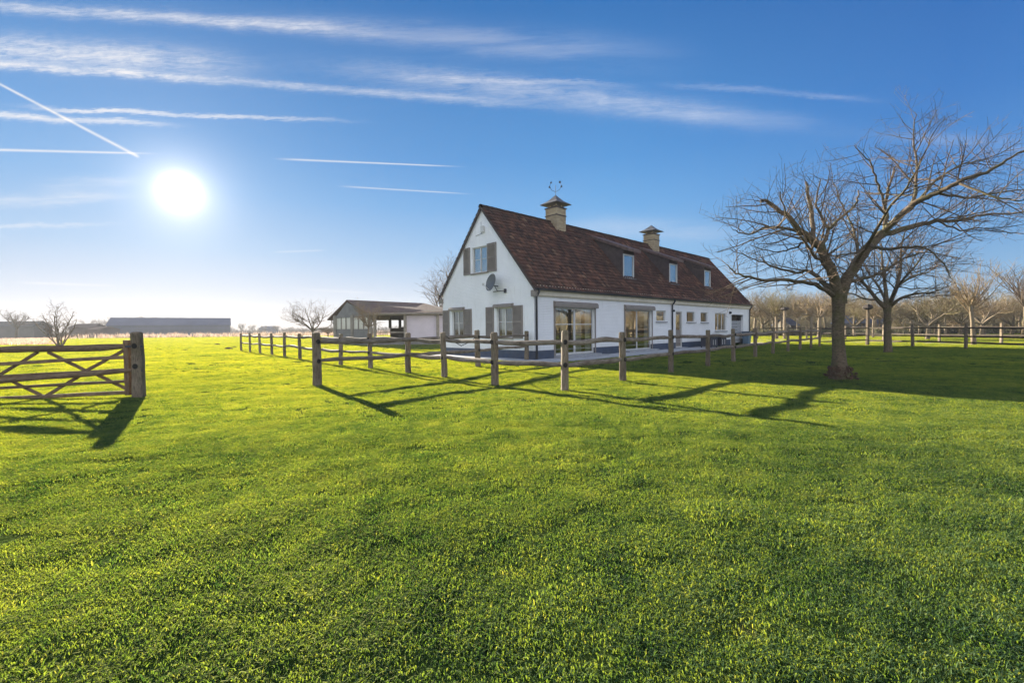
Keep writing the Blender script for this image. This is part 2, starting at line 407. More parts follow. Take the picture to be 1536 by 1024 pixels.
# keep-out areas (house, terrace) are tested in house coordinates
HX, HY, HT = 0.87, 17.72, 0.762
HL, HW, HE, HR = 23.0, 6.10, 2.80, 6.55
hc, hs = math.cos(HT), math.sin(HT)
def to_house(x, y):
    dx, dy = x - HX, y - HY; return dx * hc + dy * hs, -dx * hs + dy * hc
rs = np.random.RandomState(11)
def wedge(d0, d1, dens, side=1.32, marg=1.2):
    n = int(dens * (side * (d1 * d1 - d0 * d0) + 2 * marg * (d1 - d0)))
    d = d0 + (d1 - d0) * rs.rand(n * 2); wmax = side * d1 + marg
    keep = rs.rand(n * 2) < (side * d + marg) / wmax
    d = d[keep][:n]; x = (rs.rand(len(d)) * 2 - 1) * (side * d + marg); return x, d
PTS = []; SC = []
def add_grass(d0, d1, dens, s0, s1):
    x, y = wedge(d0, d1, dens)
    u, v = to_house(x, y)
    ok = ~((u > -0.95) & (u < HL + 1.0) & (v > -1.55) & (v < HW + 1))
    x, y = x[ok], y[ok]
    for a, b in zip(x, y):
        nz = mnoise.noise(Vector((a * 1.1, b * 1.1, 3))); n2 = mnoise.noise(Vector((a * 5, b * 5, 7)))
        s = (s0 + (s1 - s0) * rs.rand()) * (1 + 0.25 * nz + 0.55 * n2)
        PTS.append((a, b, gz(a, b))); SC.append(max(0.35 * s0, s))
add_grass(0.7, 6, 185, 0.8, 1.15)
add_grass(6, 14, 80, 0.95, 1.35)
add_grass(14, 30, 22, 1.3, 1.9)
add_grass(30, 62, 7, 1.8, 2.6)
add_grass(62, 116, 2.2, 2.6, 3.8)
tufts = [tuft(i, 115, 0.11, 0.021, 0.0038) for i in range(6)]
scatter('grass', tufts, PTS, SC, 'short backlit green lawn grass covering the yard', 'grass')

# ------------------------------------------------------------------ paths, terrace
def sheet(name, pts, z, mat, label=None):
    b = MB(); n = len(pts); b.v = [(p[0], p[1], z) for p in pts]; b.f = [tuple(range(n))]
    # make sure it faces up
    a = sum(pts[i][0] * pts[(i + 1) % n][1] - pts[(i + 1) % n][0] * pts[i][1] for i in range(n))
    if a < 0: b.f = [tuple(range(n))[::-1]]
    o = b.build(name, mat); tag(o, kind='structure'); return o
def path_mat():
    m, t, out = newmat('sandy_track'); pos = t.n('ShaderNodeNewGeometry').outputs['Position']
    n = t.noise(pos, 1.2, 5, 0.65); c = t.mix(t.mapr(n, .35, .65), (0.26, 0.21, 0.17), (0.36, 0.32, 0.29))
    c = t.mix(t.mapr(t.noise(pos, .5, 5, .7), .52, .62), c, (0.16, 0.16, 0.05))
    principled(t, out, c, 0.9, t.noise(pos, 20, 3), 0.5, 0.02, 0, .2); return m
M['path'] = path_mat()
g_ = lambda a, b: ground(a, b)
sheet('path', [g_(1108, 516), g_(1180, 513.5), g_(1260, 513.5), g_(1350, 514.5), g_(1560, 520), g_(1560, 516.5), g_(1350, 511), g_(1260, 508.5), g_(1180, 508), g_(1110, 507.5)], 0.012, M['path'])
def hpt(u, v, z=0): return Vector((HX + u * hc - v * hs, HY + u * hs + v * hc, z))
# concrete terrace round the house
b = MB()
M_h = Matrix.Translation((HX, HY, 0)) @ Matrix.Rotation(HT, 4, 'Z')
u = -0.8
def slab(u0, u1, v0, v1): b.box(u0 + .004, u1 - .004, v0 + .004, v1 - .004, -0.1, 0.045 + rnd.uniform(-.003, .003), M_h)
while u < 15.0:
    slab(u, u + 0.8, -1.4, -0.7); slab(u, u + 0.8, -0.7, 0.05); u += 0.8
v = 0.05
while v < HW: slab(-0.8, 0.05, v, v + 0.8); v += 0.8
tr = b.build('terrace', M['paving']); tag(tr, kind='structure')

# ------------------------------------------------------------------ fences
def ringbox(w, d, z, r, k=3):
    """rounded-rectangle ring"""
    out = []
    for cx, cy, a0 in ((1, 1, 0), (-1, 1, 90), (-1, -1, 180), (1, -1, 270)):
        for j in range(k):
            a = R(a0 + 90 * j / (k - 1)); out.append(Vector((cx * (w / 2 - r) + r * math.cos(a), cy * (d / 2 - r) + r * math.sin(a), z)))
    return out
def post_mesh(h, w, dd, seed, lean=0.02):
    r = random.Random(seed); L = []; n = 9
    ox = oy = 0
    for i in range(n):
        t = i / (n - 1); z = -0.15 + (h + 0.15) * t
        ox += r.uniform(-.006, .006); oy += r.uniform(-.006, .006)
        f = 1.05 - 0.1 * t + r.uniform(-.02, .02)
        ring = ringbox(w * f, dd * f, z, 0.028)
        for p in ring: p.x += ox + r.uniform(-.003, .003); p.y += oy + r.uniform(-.003, .003)
        L.append(ring)
    top = ringbox(w * 0.72, dd * 0.72, h + 0.022, 0.02)
    for p in top: p.x += ox; p.y += oy; p.z += r.uniform(-.008, .008)
    L.append(top)
    return MB().loops(L).mesh('post', False)
def add_post(parent, P, h, w, dd, rz, seed, holes=(), name='post'):
    o = link(name, post_mesh(h, w, dd, seed), M['post'], parent)
    r = random.Random(seed * 3 + 1)
    o.location = Vector(P) - parent.location; o.rotation_euler = (r.uniform(-.015, .015), r.uniform(-.02, .02), rz)
    for hz in holes:
        b = MB(); s = []
        for j in range(10):
            a = 2 * math.pi * j / 10; s.append(Vector((math.cos(a) * 0.043, 0, hz + math.sin(a) * 0.05)))
        y0 = -(dd / 2 + 0.014)
        b.loops([[p + Vector((0, y0, 0)) for p in s], [p + Vector((0, y0 + 0.05, 0)) for p in s]])
        k = b.build('mortise_hole', M['darkhole'], o)
    return o
def rail_obj(parent, A, B, r0, seed, name='rail', mat='rail', flat=0.7, wob=0.03):
    A = Vector(A); B = Vector(B); L = (B - A).length; r = random.Random(seed)
    n = 13; rings = []; ph = r.uniform(0, 6); amp = wob * r.uniform(0.4, 1.4); amp2 = wob * 0.5 * r.uniform(-1, 1); sag = r.uniform(-.3, .5) * wob
    kk = r.uniform(.8, 1.9)
    for i in range(n):
        t = i / (n - 1); e = math.sin(math.pi * t)
        cz = amp * math.sin(ph + kk * 3.2 * t) * e - sag * e; cy = amp2 * math.sin(ph * 2 + 3 * t) * e
        rr = r0 * (0.62 + 0.38 * min(1, e * 2.2)) * (1 + r.uniform(-.08, .08))
        ring = []
        for j in range(8):
            a = 2 * math.pi * j / 8; q = rr * (1 + r.uniform(-.05, .05))
            zz = math.sin(a) * q; yy = math.cos(a) * q * flat
            ring.append(Vector((t * L, cy + yy, cz + zz)))
        rings.append(ring)
    o = link(name, MB().loops(rings).mesh(name, False), M[mat], parent)
    d = (B - A).normalized()
    X = d; Yv = Vector((0, 0, 1)).cross(X).normalized(); Z = X.cross(Yv)
    m = Matrix((X, Yv, Z)).transposed().to_4x4(); m.translation = A - parent.location
    o.matrix_local = m; return o

POSTS = []
def fence(label, pts, zs, h, w=0.152, group=None, r0=0.05, hole_from=0, seed=1, skip=(), wob=0.024, rmat='rail'):
    P = [Vector((p.x, p.y, gz(p.x, p.y))) for p in pts]
    root = empty('post_and_rail_fence', P[0], 0, label, 'fence', group)
    r = random.Random(seed)
    for i, p in enumerate(P):
        q = P[min(i + 1, len(P) - 1)] - P[max(i - 1, 0)]; rz = math.atan2(q.y, q.x)
        if i not in skip: POSTS.append(p)
        if i not in skip: add_post(root, p, h * r.uniform(.975, 1.03), w * r.uniform(.92, 1.08), w * .72 * r.uniform(.9, 1.1), rz, seed * 100 + i, [z for z in zs] if p.y < 20 else ())
    for i in range(len(P) - 1):
        d = (P[i + 1] - P[i]).normalized()
        for k, z in enumerate(zs):
            a = P[i] - d * 0.03 + Vector((0, 0, z + r.uniform(-.02, .02))); bb = P[i + 1] + d * 0.03 + Vector((0, 0, z + r.uniform(-.02, .02)))
            rail_obj(root, a, bb, r0 * r.uniform(.85, 1.15), seed * 1000 + i * 10 + k, mat=rmat, wob=wob)
    return root
row = [(362, 526), (375, 528), (390, 530), (407.7, 532), (427, 535), (450, 538.6), (477, 543), (511.5, 548), (556, 553), (613, 559.6), (667, 566), (742, 577.5), (847, 587), (935, 572), (1006.5, 559), (1061.6, 549.5), (1100.6, 542.5), (1133, 536), (1159, 531), (1182, 527.3), (1200, 524.6), (1216, 522.5), (1229.5, 520)]
fence('long weathered post and rail fence zigzagging across the lawn in front of the white house', [ground(*p) for p in row], (0.52, 0.97), 1.14, seed=3)
sp = [ground(476.5, 579), ground(628, 561), ground(717, 550), ground(790, 541)]
fr = fence('short fence spur from the thick corner post back to the house corner', sp, (0.56, 1.00), 1.17, w=0.165, seed=5, r0=0.055, skip=(1,))
cf = [ground(1229.5, 520), ground(1301, 517.5), ground(1369, 520), ground(1449, 523), ground(1549, 527.5), ground(1680, 532)]
fence('three rail fence crossing the far side of the shaded lawn behind the two bare trees', cf, (0.31, 0.62, 1.06), 1.26, w=0.14, seed=8, r0=0.042, wob=0.012, skip=(0, 1), rmat='darkrail')
rf = [ground(1136, 508.3), ground(1210, 508.4), ground(1268, 509.5), ground(1325, 511), ground(1409, 514), ground(1502, 516.5), ground(1610, 520)]
fence('dark two rail fence beyond the sandy track, farthest of the fences', rf, (0.55, 1.05), 1.25, w=0.15, seed=12, r0=0.05, wob=0.01, rmat='darkrail')

# ---- field gate at the left
GD = 8.6
gp = ground(208.5, 598)
gate_post = empty('gate_post', gp, 0, 'thick square weathered gate post at the right end of the wooden field gate', 'post')
add_post(gate_post, gp, 1.235, 0.17, 0.165, 0.25, 77, (1.0, 0.62), name='post_shaft')
gate = empty('field_gate', ground(195, 592), 0, 'low brown timber field gate with crossed diagonal braces, hanging from the gate post', 'gate')
def gbar(name, p, q, th, hh, seed, dy=0.0, mat='gatewood', round_=False):
    A = at(p[0], p[1], GD + dy); B = at(q[0], q[1], GD + dy)
    if round_: return rail_obj(gate, A, B, th, seed, name, mat, 0.75, 0.02)
    L = (B - A).length; r = random.Random(seed); rings = []
    for i in range(8):
        t = i / 7; ring = ringbox(th, hh, 0, 0.008, 2)
        cz = r.uniform(-.004, .004)
        rings.append([Vector((t * L, v_.x, v_.y + cz)) for v_ in ring])
    o = link(name, MB().loops(rings).mesh(name), M[mat], gate)
    X = (B - A).normalized(); Yv = Vector((0, 0, 1)).cross(X).normalized(); Z = X.cross(Yv)
    m = Matrix((X, Yv, Z)).transposed().to_4x4(); m.translation = A - gate.location; o.matrix_local = m; return o
LX = -62
def lx(y0, y1): return y0 + (y0 - y1) * (-LX) / 195.0
gbar('top_rail', (LX, lx(526, 518.5)), (197, 518.5), 0.062, 0, 1, 0, round_=True)
gbar('bar', (LX, lx(545.5, 535)), (197, 535), 0.03, 0.065, 2, 0.0)
gbar('bar', (LX, lx(564.5, 554)), (197, 554), 0.03, 0.06, 3, 0.0)
gbar('bar', (LX, lx(572, 556)), (199, 555), 0.048, 0, 4, -0.075, round_=True)
gbar('bar', (LX, lx(582, 571)), (197, 571), 0.03, 0.055, 5, 0.0)
gbar('bar', (LX, lx(597.5, 588)), (197, 588), 0.032, 0.07, 6, 0.0)
for i, (p, q) in enumerate([((0, 562), (57, 528)), ((72, 528), (129, 556)), ((188, 524), (129, 556)), ((0, 563), (67, 595)), ((67, 595), (122, 562)), ((146, 562), (198, 587)), ((0, 562), (-52, 532)), ((0, 563), (-55, 598))]):
    gbar('brace', p, q, 0.024, 0.062, 20 + i, 0.029)
o = gbar('stile', (194, 592), (191, 510), 0.10, 0.10, 40, 0.0)
gbar('stile', (LX, 608), (LX, 522), 0.09, 0.09, 41, 0.0)
for py_ in (519.5, 555.5):
    b = MB(); q = at(197, py_, GD - 0.06) - gate.location; b.box(q.x - .10, q.x + .22, q.y - .022, q.y - .012, q.z - .02, q.z + .02); b.build('strap_hinge', M['iron'], gate)
for px_, py_, s_ in ((343, 523.5, 0.28), (352, 521, 0.2), (326, 517, 0.25)):
    q = ground(px_, py_); b = MB(); k = 14; rings = []
    for i in range(5):
        a = i / 4 * math.pi / 2; rings.append([Vector((q.x + math.cos(a) * s_ * (1 + .25 * rnd.uniform(-1, 1)) * math.cos(2 * math.pi * j / k), q.y + math.cos(a) * s_ * (1 + .25 * rnd.uniform(-1, 1)) * math.sin(2 * math.pi * j / k), q.z - .02 + math.sin(a) * s_ * .55 * (1 + .15 * rnd.uniform(-1, 1)))) for j in range(k)])
    o = b.loops(rings).build('molehill', M['soil']); tag(o, 'dark earth molehill on the sunny grass left of the fence end', 'molehill', 'molehills in the grass by the fence end')

b = MB(); b.tube([at(669, 504, 11.75), at(680, 512, 12.4), at(692, 518.5, 13.2), at(704, 513, 14.2), at(714, 505, 15.2)], .012, 5)
tag(b.build('rope', M['darkhole']), 'dark slack rope drooping between two fence posts in front of the gable wall', 'rope')
POSTS += [gp, ground(1260, 569), ground(1332, 529)]
PT2 = []; SC2 = []
for p in POSTS:
    big = 2.2 if p is POSTS[-2] or p is POSTS[-1] else 1.0
    for i in range(int(9 * big)):
        a_ = rnd.uniform(0, 6.283); q_ = rnd.uniform(.06, .17) * (2.0 if big > 1 else 1); x_ = p.x + q_ * math.cos(a_); y_ = p.y + q_ * math.sin(a_); PT2.append((x_, y_, gz(x_, y_))); SC2.append(rnd.uniform(1.2, 2.1))
for i in range(200):     # scattered longer clumps in the lawn
    y_ = 1.5 + 22 * rnd.random() ** 1.3; x_ = rnd.uniform(-1.2, 1.2) * y_
    u_, v_ = to_house(x_, y_)
    if -1 < u_ < HL + 1 and -1.6 < v_ < HW + 1: continue
    for j in range(3): xx = x_ + rnd.gauss(0, .08); yy_ = y_ + rnd.gauss(0, .06); PT2.append((xx, yy_, gz(xx, yy_))); SC2.append(rnd.uniform(1.1, 1.5))
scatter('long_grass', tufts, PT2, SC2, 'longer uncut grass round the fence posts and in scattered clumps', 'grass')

# ------------------------------------------------------------------ house
house = empty('farmhouse', (HX, HY, 0), HT, 'long white painted brick farmhouse with steep dark brown tiled roof and grey shutters', 'house')
MHI = (Matrix.Translation((HX, HY, 0)) @ Matrix.Rotation(HT, 4, 'Z')).inverted()
CAML = MHI @ Vector((0, 0, CAMZ)); MHR = MHI.to_3x3()
def on_side(px, py, y=0.0):
    r = MHR @ ray(px, py); t = (y - CAML.y) / r.y; q = CAML + r * t; return q.x, q.z
def on_gable(px, py, x=0.0):
    r = MHR @ ray(px, py); t = (x - CAML.x) / r.x; q = CAML + r * t; return q.y, q.z
RS = (HR - HE) / (HW / 2 + 0.15)           # roof slope tan
def roofz(y): return HE + (y + 0.15) * RS
RN = Vector((0, -RS, 1)).normalized()
def on_roof(px, py):
    r = MHR @ ray(px, py); P0 = Vector((0, -0.15, HE)); t = (P0 - CAML).dot(RN) / r.dot(RN); return CAML + r * t
REV = 0.13
# openings measured on the walls:  u0,u1,z0,z1
def side_rect(x0, y0, x1, y1):
    a = on_side(x0, y0); c = on_side(x1, y1); xm = (x0 + x1) / 2
    return [a[0], c[0], on_side(xm, y1)[1], on_side(xm, y0)[1]]
def gable_rect(x0, y0, x1, y1):
    a = on_gable(x1, y0)[0]; c = on_gable(x0, y0)[0]; xm = (x0 + x1) / 2
    return [a, c, on_gable(xm, y1)[1], on_gable(xm, y0)[1]]
S_french = side_rect(832.5, 461, 892, 529); S_french[2] = 0.14
S_slide = side_rect(937.5, 463, 977.5, 524); S_slide[2] = 0.14; S_slide[3] = S_french[3]
S_sq = side_rect(984.5, 465.8, 999, 482)
S_door = side_rect(1013.5, 466.5, 1023.5, 519); S_door[2] = 0.10
S_w1 = side_rect(1030, 467.5, 1042.5, 483)
S_w2 = side_rect(1051, 468.3, 1061.5, 483.3)
S_w3 = side_rect(1072.5, 469.5, 1089.5, 496)
S_car = side_rect(1096.5, 472, 1114, 514); S_car[2] = 0.12
side_holes = [S_french, S_slide, S_sq, S_door, S_w1, S_w2, S_w3, S_car]
G_up = gable_rect(708, 370, 731, 409)
G_l = gable_rect(678, 466, 695, 505)
G_r = gable_rect(745, 461, 768, 506)
gable_holes = [G_up, G_l, G_r]
def wall_with_holes(u0, u1, zb, top, holes, fn, depth_vec, extra=()):
    """front faces + reveals; fn(u,z)->Vector"""
    b = MB(); us = sorted({u0, u1, *extra, *[h[0] for h in holes], *[h[1] for h in holes]}); dv = Vector(depth_vec)
    us = [x for x in us if u0 - 1e-6 <= x <= u1 + 1e-6]
    for a, c in zip(us[:-1], us[1:]):
        if c - a < 1e-4: continue
        hs_ = sorted([h for h in holes if h[0] <= a + 1e-5 and h[1] >= c - 1e-5], key=lambda h: h[2]); z = zb
        for h in hs_:
            b.quad(fn(a, z), fn(c, z), fn(c, h[2]), fn(a, h[2])); z = h[3]
        b.quad(fn(a, z), fn(c, z), fn(c, top(c)), fn(a, top(a)))
    for h in holes:
        c4 = [fn(h[0], h[2]), fn(h[1], h[2]), fn(h[1], h[3]), fn(h[0], h[3])]
        for i in range(4): b.quad(c4[i], c4[(i + 1) % 4], c4[(i + 1) % 4] + dv, c4[i] + dv)
    return b
WTOP = roofz(0) - 0.03
b = wall_with_holes(0, HL, 0.38, lambda u: WTOP, [[h[0], h[1], max(h[2], 0.38), h[3]] for h in side_holes], lambda u, z: Vector((u, 0, z)), (0, REV, 0))
b.build('wall', M['white'], house, fix=False)
gt = lambda v: roofz(min(v, HW - v)) - 0.03
b = wall_with_holes(0, HW, 0.38, gt, gable_holes, lambda v, z: Vector((0, v, z)), (REV, 0, 0), (HW / 2,))
b.build('wall', M['white'], house)
# far walls (kept simple but closed)
b = MB(); b.quad((HL, 0, 0), (HL, HW, 0), (HL, HW, WTOP), (HL, 0, WTOP)); b.tri((HL, 0, WTOP), (HL, HW, WTOP), (HL, HW / 2, HR - .04)); b.quad((0, HW, 0), (HL, HW, 0), (HL, HW, WTOP), (0, HW, WTOP))
b.build('wall', M['white'], house)
# plinth: 12 mm proud, broken at the door openings
b = MB(); PZ = 0.38
segs = []; u = -0.014
for h in sorted([S_french, S_slide, S_door, S_car], key=lambda h: h[0]): segs.append((u, h[0] - 0.02)); u = h[1] + 0.02
segs.append((u, HL))
for a, c in segs: b = MB(); b.box(a, c, -0.014, 0.10, 0, PZ); b.build('plinth', M['plinth'], house)
b = MB(); b.box(-0.014, 0.10, 0.10, HW, 0, PZ)
b.build('plinth', M['plinth'], house)
# interior
b = MB(); b.quad((.15, 3.2, 0.1), (HL - .1, 3.2, 0.1), (HL - .1, 3.2, 2.7), (.15, 3.2, 2.7)); b.quad((.1, .16, 2.62), (HL - .1, .16, 2.62), (HL - .1, HW - .1, 2.62), (.1, HW - .1, 2.62))
for u in (4.9, 10.6, 13.0, 15.5, 17.6): b.quad((u, .14, .1), (u, 3.2, .1), (u, 3.2, 2.62), (u, .14, 2.62))
b.build('room_wall', M['room'], house)
b = MB(); b.quad((2.6, .15, .1), (2.6, HW - .1, .1), (2.6, HW - .1, 2.62), (2.6, .15, 2.62)); b.build('room_wall', M['walnut'], house)
b = MB(); b.quad((.1, .1, .11), (HL - .1, .1, .11), (HL - .1, HW - .1, .11), (.1, HW - .1, .11)); b.build('room_floor', M['roomfloor'], house)

def frame_rect(b, h, y, t, d, mull=(), trans=(), ax='s'):
    """frame around opening h at depth y; boxes in local house coords"""
    def bx(u0, u1, z0, z1, y0=y, y1=y + d):
        if ax == 's': b.box(u0, u1, y0, y1, z0, z1)
        else: b.box(y0, y1, u0, u1, z0, z1)
    bx(h[0], h[0] + t, h[2], h[3]); bx(h[1] - t, h[1], h[2], h[3]); bx(h[0] + t, h[1] - t, h[3] - t, h[3]); bx(h[0] + t, h[1] - t, h[2], h[2] + t)
    for m_ in mull: bx(m_ - t * .6, m_ + t * .6, h[2] + t, h[3] - t, y + .004, y + d - .002)
    for z_ in trans: bx(h[0] + t, h[1] - t, z_ - t * .22, z_ + t * .22, y + .008, y + d - .01)
def window(name, h, ax, mull=(), trans=(), t=0.05, glass='glass', sill=True, framemat='frame', y=0.06, curtain=None, sillmat='stone'):
    b = MB(); frame_rect(b, h, y, t, 0.05, mull, trans, ax); wn = b.build(name, M[framemat], house)
    b = MB(); yy = y + 0.03
    if ax == 's': b.quad((h[0], yy, h[2]), (h[1], yy, h[2]), (h[1], yy, h[3]), (h[0], yy, h[3]))
    else: b.quad((yy, h[1], h[2]), (yy, h[0], h[2]), (yy, h[0], h[3]), (yy, h[1], h[3]))
    b.build('pane', M[glass], wn)
    if sill:
        b = MB()
        if ax == 's': b.box(h[0] - .06, h[1] + .06, -.07, y, h[2] - .055, h[2] - .002)
        else: b.box(-.07, y, h[0] - .06, h[1] + .06, h[2] - .055, h[2] - .002)
        b.build('sill', M[sillmat], wn)
    if curtain:
        b = MB()
        for (c0, c1) in curtain:
            n = max(6, int((c1 - c0) / .04)); 
            for i in range(n):
                a0 = c0 + (c1 - c0) * i / n; a1 = c0 + (c1 - c0) * (i + 1) / n; o0 = .22 + (.025 if i % 2 else -.025); o1 = .22 + (.025 if (i + 1) % 2 else -.025)
                if ax == 's': b.quad((a0, o0, h[2] + .02), (a1, o1, h[2] + .02), (a1, o1, h[3] - .02), (a0, o0, h[3] - .02))
                else: b.quad((o0, a0, h[2] + .02), (o1, a1, h[2] + .02), (o1, a1, h[3] - .02), (o0, a0, h[3] - .02))
        b.build('curtain', M['curtain'], wn)
    return wn
def shutter_box(u0, u1, z, ax, hh=0.17, par=None):
    b = MB(); k = 8; prof = []
    for i in range(k + 1):
        a = R(90) * i / k; prof.append((-0.13 * math.sin(a) - 0.02, hh * math.cos(a) * .55 + hh * .45))
    poly = [(0.0, 0), (-0.15, 0)] + [(x, zz) for x, zz in prof[::-1]] + [(0.0, hh)]
    if ax == 's': b.prism([Vector((u0, x, z + zz)) for x, zz in poly], (u1 - u0, 0, 0))
    else: b.prism([Vector((x, u0, z + zz)) for x, zz in poly], (0, u1 - u0, 0))
    return b.build('shutter_box', M['taupe'], par or house, fix=True)
def shutter(v0, v1, z0, z1, par=None):
    b = MB(); x0, x1 = -0.045, -0.006; t = 0.055
    b.box(x0, x1, v0, v0 + t, z0, z1); b.box(x0, x1, v1 - t, v1, z0, z1)
    for zz in (z0, (z0 + z1) / 2 - t / 2, z1 - t): b.box(x0, x1, v0 + t, v1 - t, zz, zz + t)
    z = z0 + t
    while z < z1 - t - .02:
        b.box(-0.008, 0.008, v0 + t, v1 - t, -.022, .022, Matrix.Translation((-.024, 0, z + .02)) @ Matrix.Rotation(R(35), 4, 'Y')); z += .042
    return b.build('shutter', M['taupe'], par or house)
# side wall
um = (S_french[0] + S_french[1]) / 2; uL, uR = S_french[0], S_french[1]
zt = S_french[3] - (S_french[3] - S_french[2]) * .36
fw = window('french_door', S_french, 's', (um,), (zt,), 0.085, 'glass_mirror', False, curtain=[(uL + .55, uL + 1.0), (um + .12, um + .62), (uR - .45, uR - .1)])
shutter_box(S_french[0] - .10, S_french[1] + .12, S_french[3] - .01, 's', 0.24, fw)
b = MB(); b.box(S_french[0] - .09, S_french[0] - .002, -.03, .0, .1, S_french[3] - .01); b.build('shutter_guide', M['taupe'], fw); b = MB(); b.box(S_french[1] + .002, S_french[1] + .07, -.03, .0, .1, S_french[3] - .01); b.build('shutter_guide', M['taupe'], fw)
b = MB(); b.box(S_french[0] - .1, S_french[1] + .1, -.32, 0.06, 0.046, .135); b.box(S_french[0] - .25, S_french[1] + .25, -.62, -.323, 0.046, .09); b.build('doorstep', M['stone'], fw)
um = S_slide[0] + (S_slide[1] - S_slide[0]) * .47
sw = window('sliding_door', S_slide, 's', (um,), (), 0.06, 'glass_mirror', False, framemat='frame', curtain=[(S_slide[1] - .42, S_slide[1] - .08)])
shutter_box(S_slide[0] - .10, S_slide[1] + .14, S_slide[3] - .01, 's', 0.24, sw)
b = MB(); b.box(S_slide[0] - .1, S_slide[0] - .002, -.03, .0, .1, S_slide[3] - .01); b.build('shutter_guide', M['taupe'], sw); b = MB(); b.box(S_slide[1] + .002, S_slide[1] + .07, -.03, .0, .1, S_slide[3] - .01); b.build('shutter_guide', M['taupe'], sw)
b = MB(); b.box(S_slide[0] - .1, S_slide[1] + .2, -.32, 0.06, 0.046, .135); b.build('doorstep', M['stone'], sw)
window('window', S_sq, 's', (), (), 0.05, 'glass_mirror', True, curtain=[(S_sq[0] + .05, S_sq[1] - .05)])
window('window', S_w1, 's', (), (), 0.05, 'glass', True)
window('window', S_w2, 's', (), (), 0.05, 'glass', True)
w3 = S_w3; window('window', w3, 's', (w3[0] + (w3[1] - w3[0]) * .34, w3[0] + (w3[1] - w3[0]) * .67), (), 0.06, 'glass_mirror', True)
# side door
b = MB(); h = S_door; b.box(h[0], h[1], .09, .13, h[2], h[3]); dr = b.build('door', M['taupe'], house)
b = MB(); frame_rect(b, h, .02, .06, .065); b.build('frame', M['frame'], dr)
b = MB(); b.box(h[0] + .15, h[1] - .15, .084, .089, h[2] + 1.0, h[3] - .2); b.build('pane', M['glass_mirror'], dr)
b = MB(); b.box(h[0] - .1, h[1] + .1, -.3, .02, 0.046, .10); b.build('doorstep', M['stone'], dr)
# garage recess with rounded white surround
h = S_car; b = MB(); ro, ri = .16, .05; zt = h[3]
for u0, s_ in ((h[0], -1), (h[1], 1)):
    b.box(min(u0, u0 + s_ * .09), max(u0, u0 + s_ * .09), -.035, -.002, .0, zt)
b.box(h[0] - .09, h[1] + .09, -.035, -.002, zt, zt + .09); gs = b.build('garage_surround', M['white'], house)
b = MB(); z = h[2]
while z < h[3] - .62: b.box(h[0], h[1] , .115, .14, z + .008, z + .21); z += .22
b.build('garage_door', M['stone'], house)
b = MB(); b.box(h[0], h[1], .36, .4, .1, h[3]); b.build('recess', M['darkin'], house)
# gable windows with louvred shutters
def gable_window(h, sh_l, sh_r, box_z=None, curtain=None, glass='glass'):
    vm_ = (h[0] + h[1]) / 2
    w = window('window', h, 'g', (vm_,), (h[2] + (h[3] - h[2]) * .52,), 0.05, glass, True, sillmat='taupe', curtain=curtain)
    for s_ in (sh_l, sh_r): shutter(s_[0], s_[1], h[2] - .03, h[3] + .05, w)
    if box_z: shutter_box(h[0] - .1, h[1] + .1, h[3] - .0, 'g', 0.16, w)
    return w
gv = lambda px: on_gable(px, 480)[0]
gvu = lambda px: on_gable(px, 390)[0]
gable_window(G_up, (gvu(745), gvu(731.5)), (gvu(705.5), gvu(696)), None, glass='glass_mirror')
gable_window(G_l, (gv(708), gv(696)), (gv(674.5), gv(665)), True, [(G_l[0] + .05, G_l[0] + .25)])
gable_window(G_r, (gv(784.5), gv(769.5)), (gv(741), gv(729.5)), True, [(G_r[0] + .05, G_r[0] + .2), (G_r[1] - .35, G_r[1] - .1)])
# ---------------- roof: individual pantiles
def tiles(sgn, y_ridge):
    """sgn=+1: slope facing the side wall"""
    SL = math.hypot(HR - HE, HW / 2 + .15) ; ny = 22; ex = SL / ny; nx = 128; TW = (HL + .1) / nx
    r = random.Random(5 + sgn); V = []; Fc = []; A = []
    dz = (HR - HE) / SL; dy = (HW / 2 + .15) / SL
    K = 5
    for j in range(ny):
        for i in range(nx):
            lift = r.uniform(0, .009); tl = r.uniform(-.008, .008); cval = min(1, max(0, r.gauss(.45, .23)))
            s0 = ex * j - .03; s1 = min(ex * (j + 1) + .03, SL + .01); base = len(V)
            for (s_, off) in ((s0, .062), (s1, .018)):
                for k in range(K):
                    t = k / (K - 1); hh = .030 * math.sin(math.pi * (t * 1.15 - .15)) if t > .13 else -.008
                    x = -.1 + (i + t * 1.02) * TW
                    nrm = off + hh + lift + tl * (t - .5)
                    yl = -.15 + s_ * dy - nrm * dz; zl = HE + s_ * dz + nrm * dy
                    if sgn < 0: yl = HW - yl
                    V.append((x, yl, zl))
            for k in range(K):      # front lip
                V.append((V[base + k][0], V[base + k][1] + (dz * .035 if sgn > 0 else -dz * .035), V[base + k][2] - dy * .035))
            for k in range(K - 1):
                Fc.append((base + k, base + k + 1, base + K + k + 1, base + K + k)); Fc.append((base + 2 * K + k, base + 2 * K + k + 1, base + k + 1, base + k))
            A += [cval] * (3 * K)
    me = bpy.data.meshes.new('roof'); me.from_pydata(V, [], Fc); me.update()
    at_ = me.attributes.new('rnd', 'FLOAT', 'POINT'); at_.data.foreach_set('value', A); return me
roof = link('roof', tiles(1, 0), M['tiles'], house)
link('roof', tiles(-1, 0), M['tiles'], house)
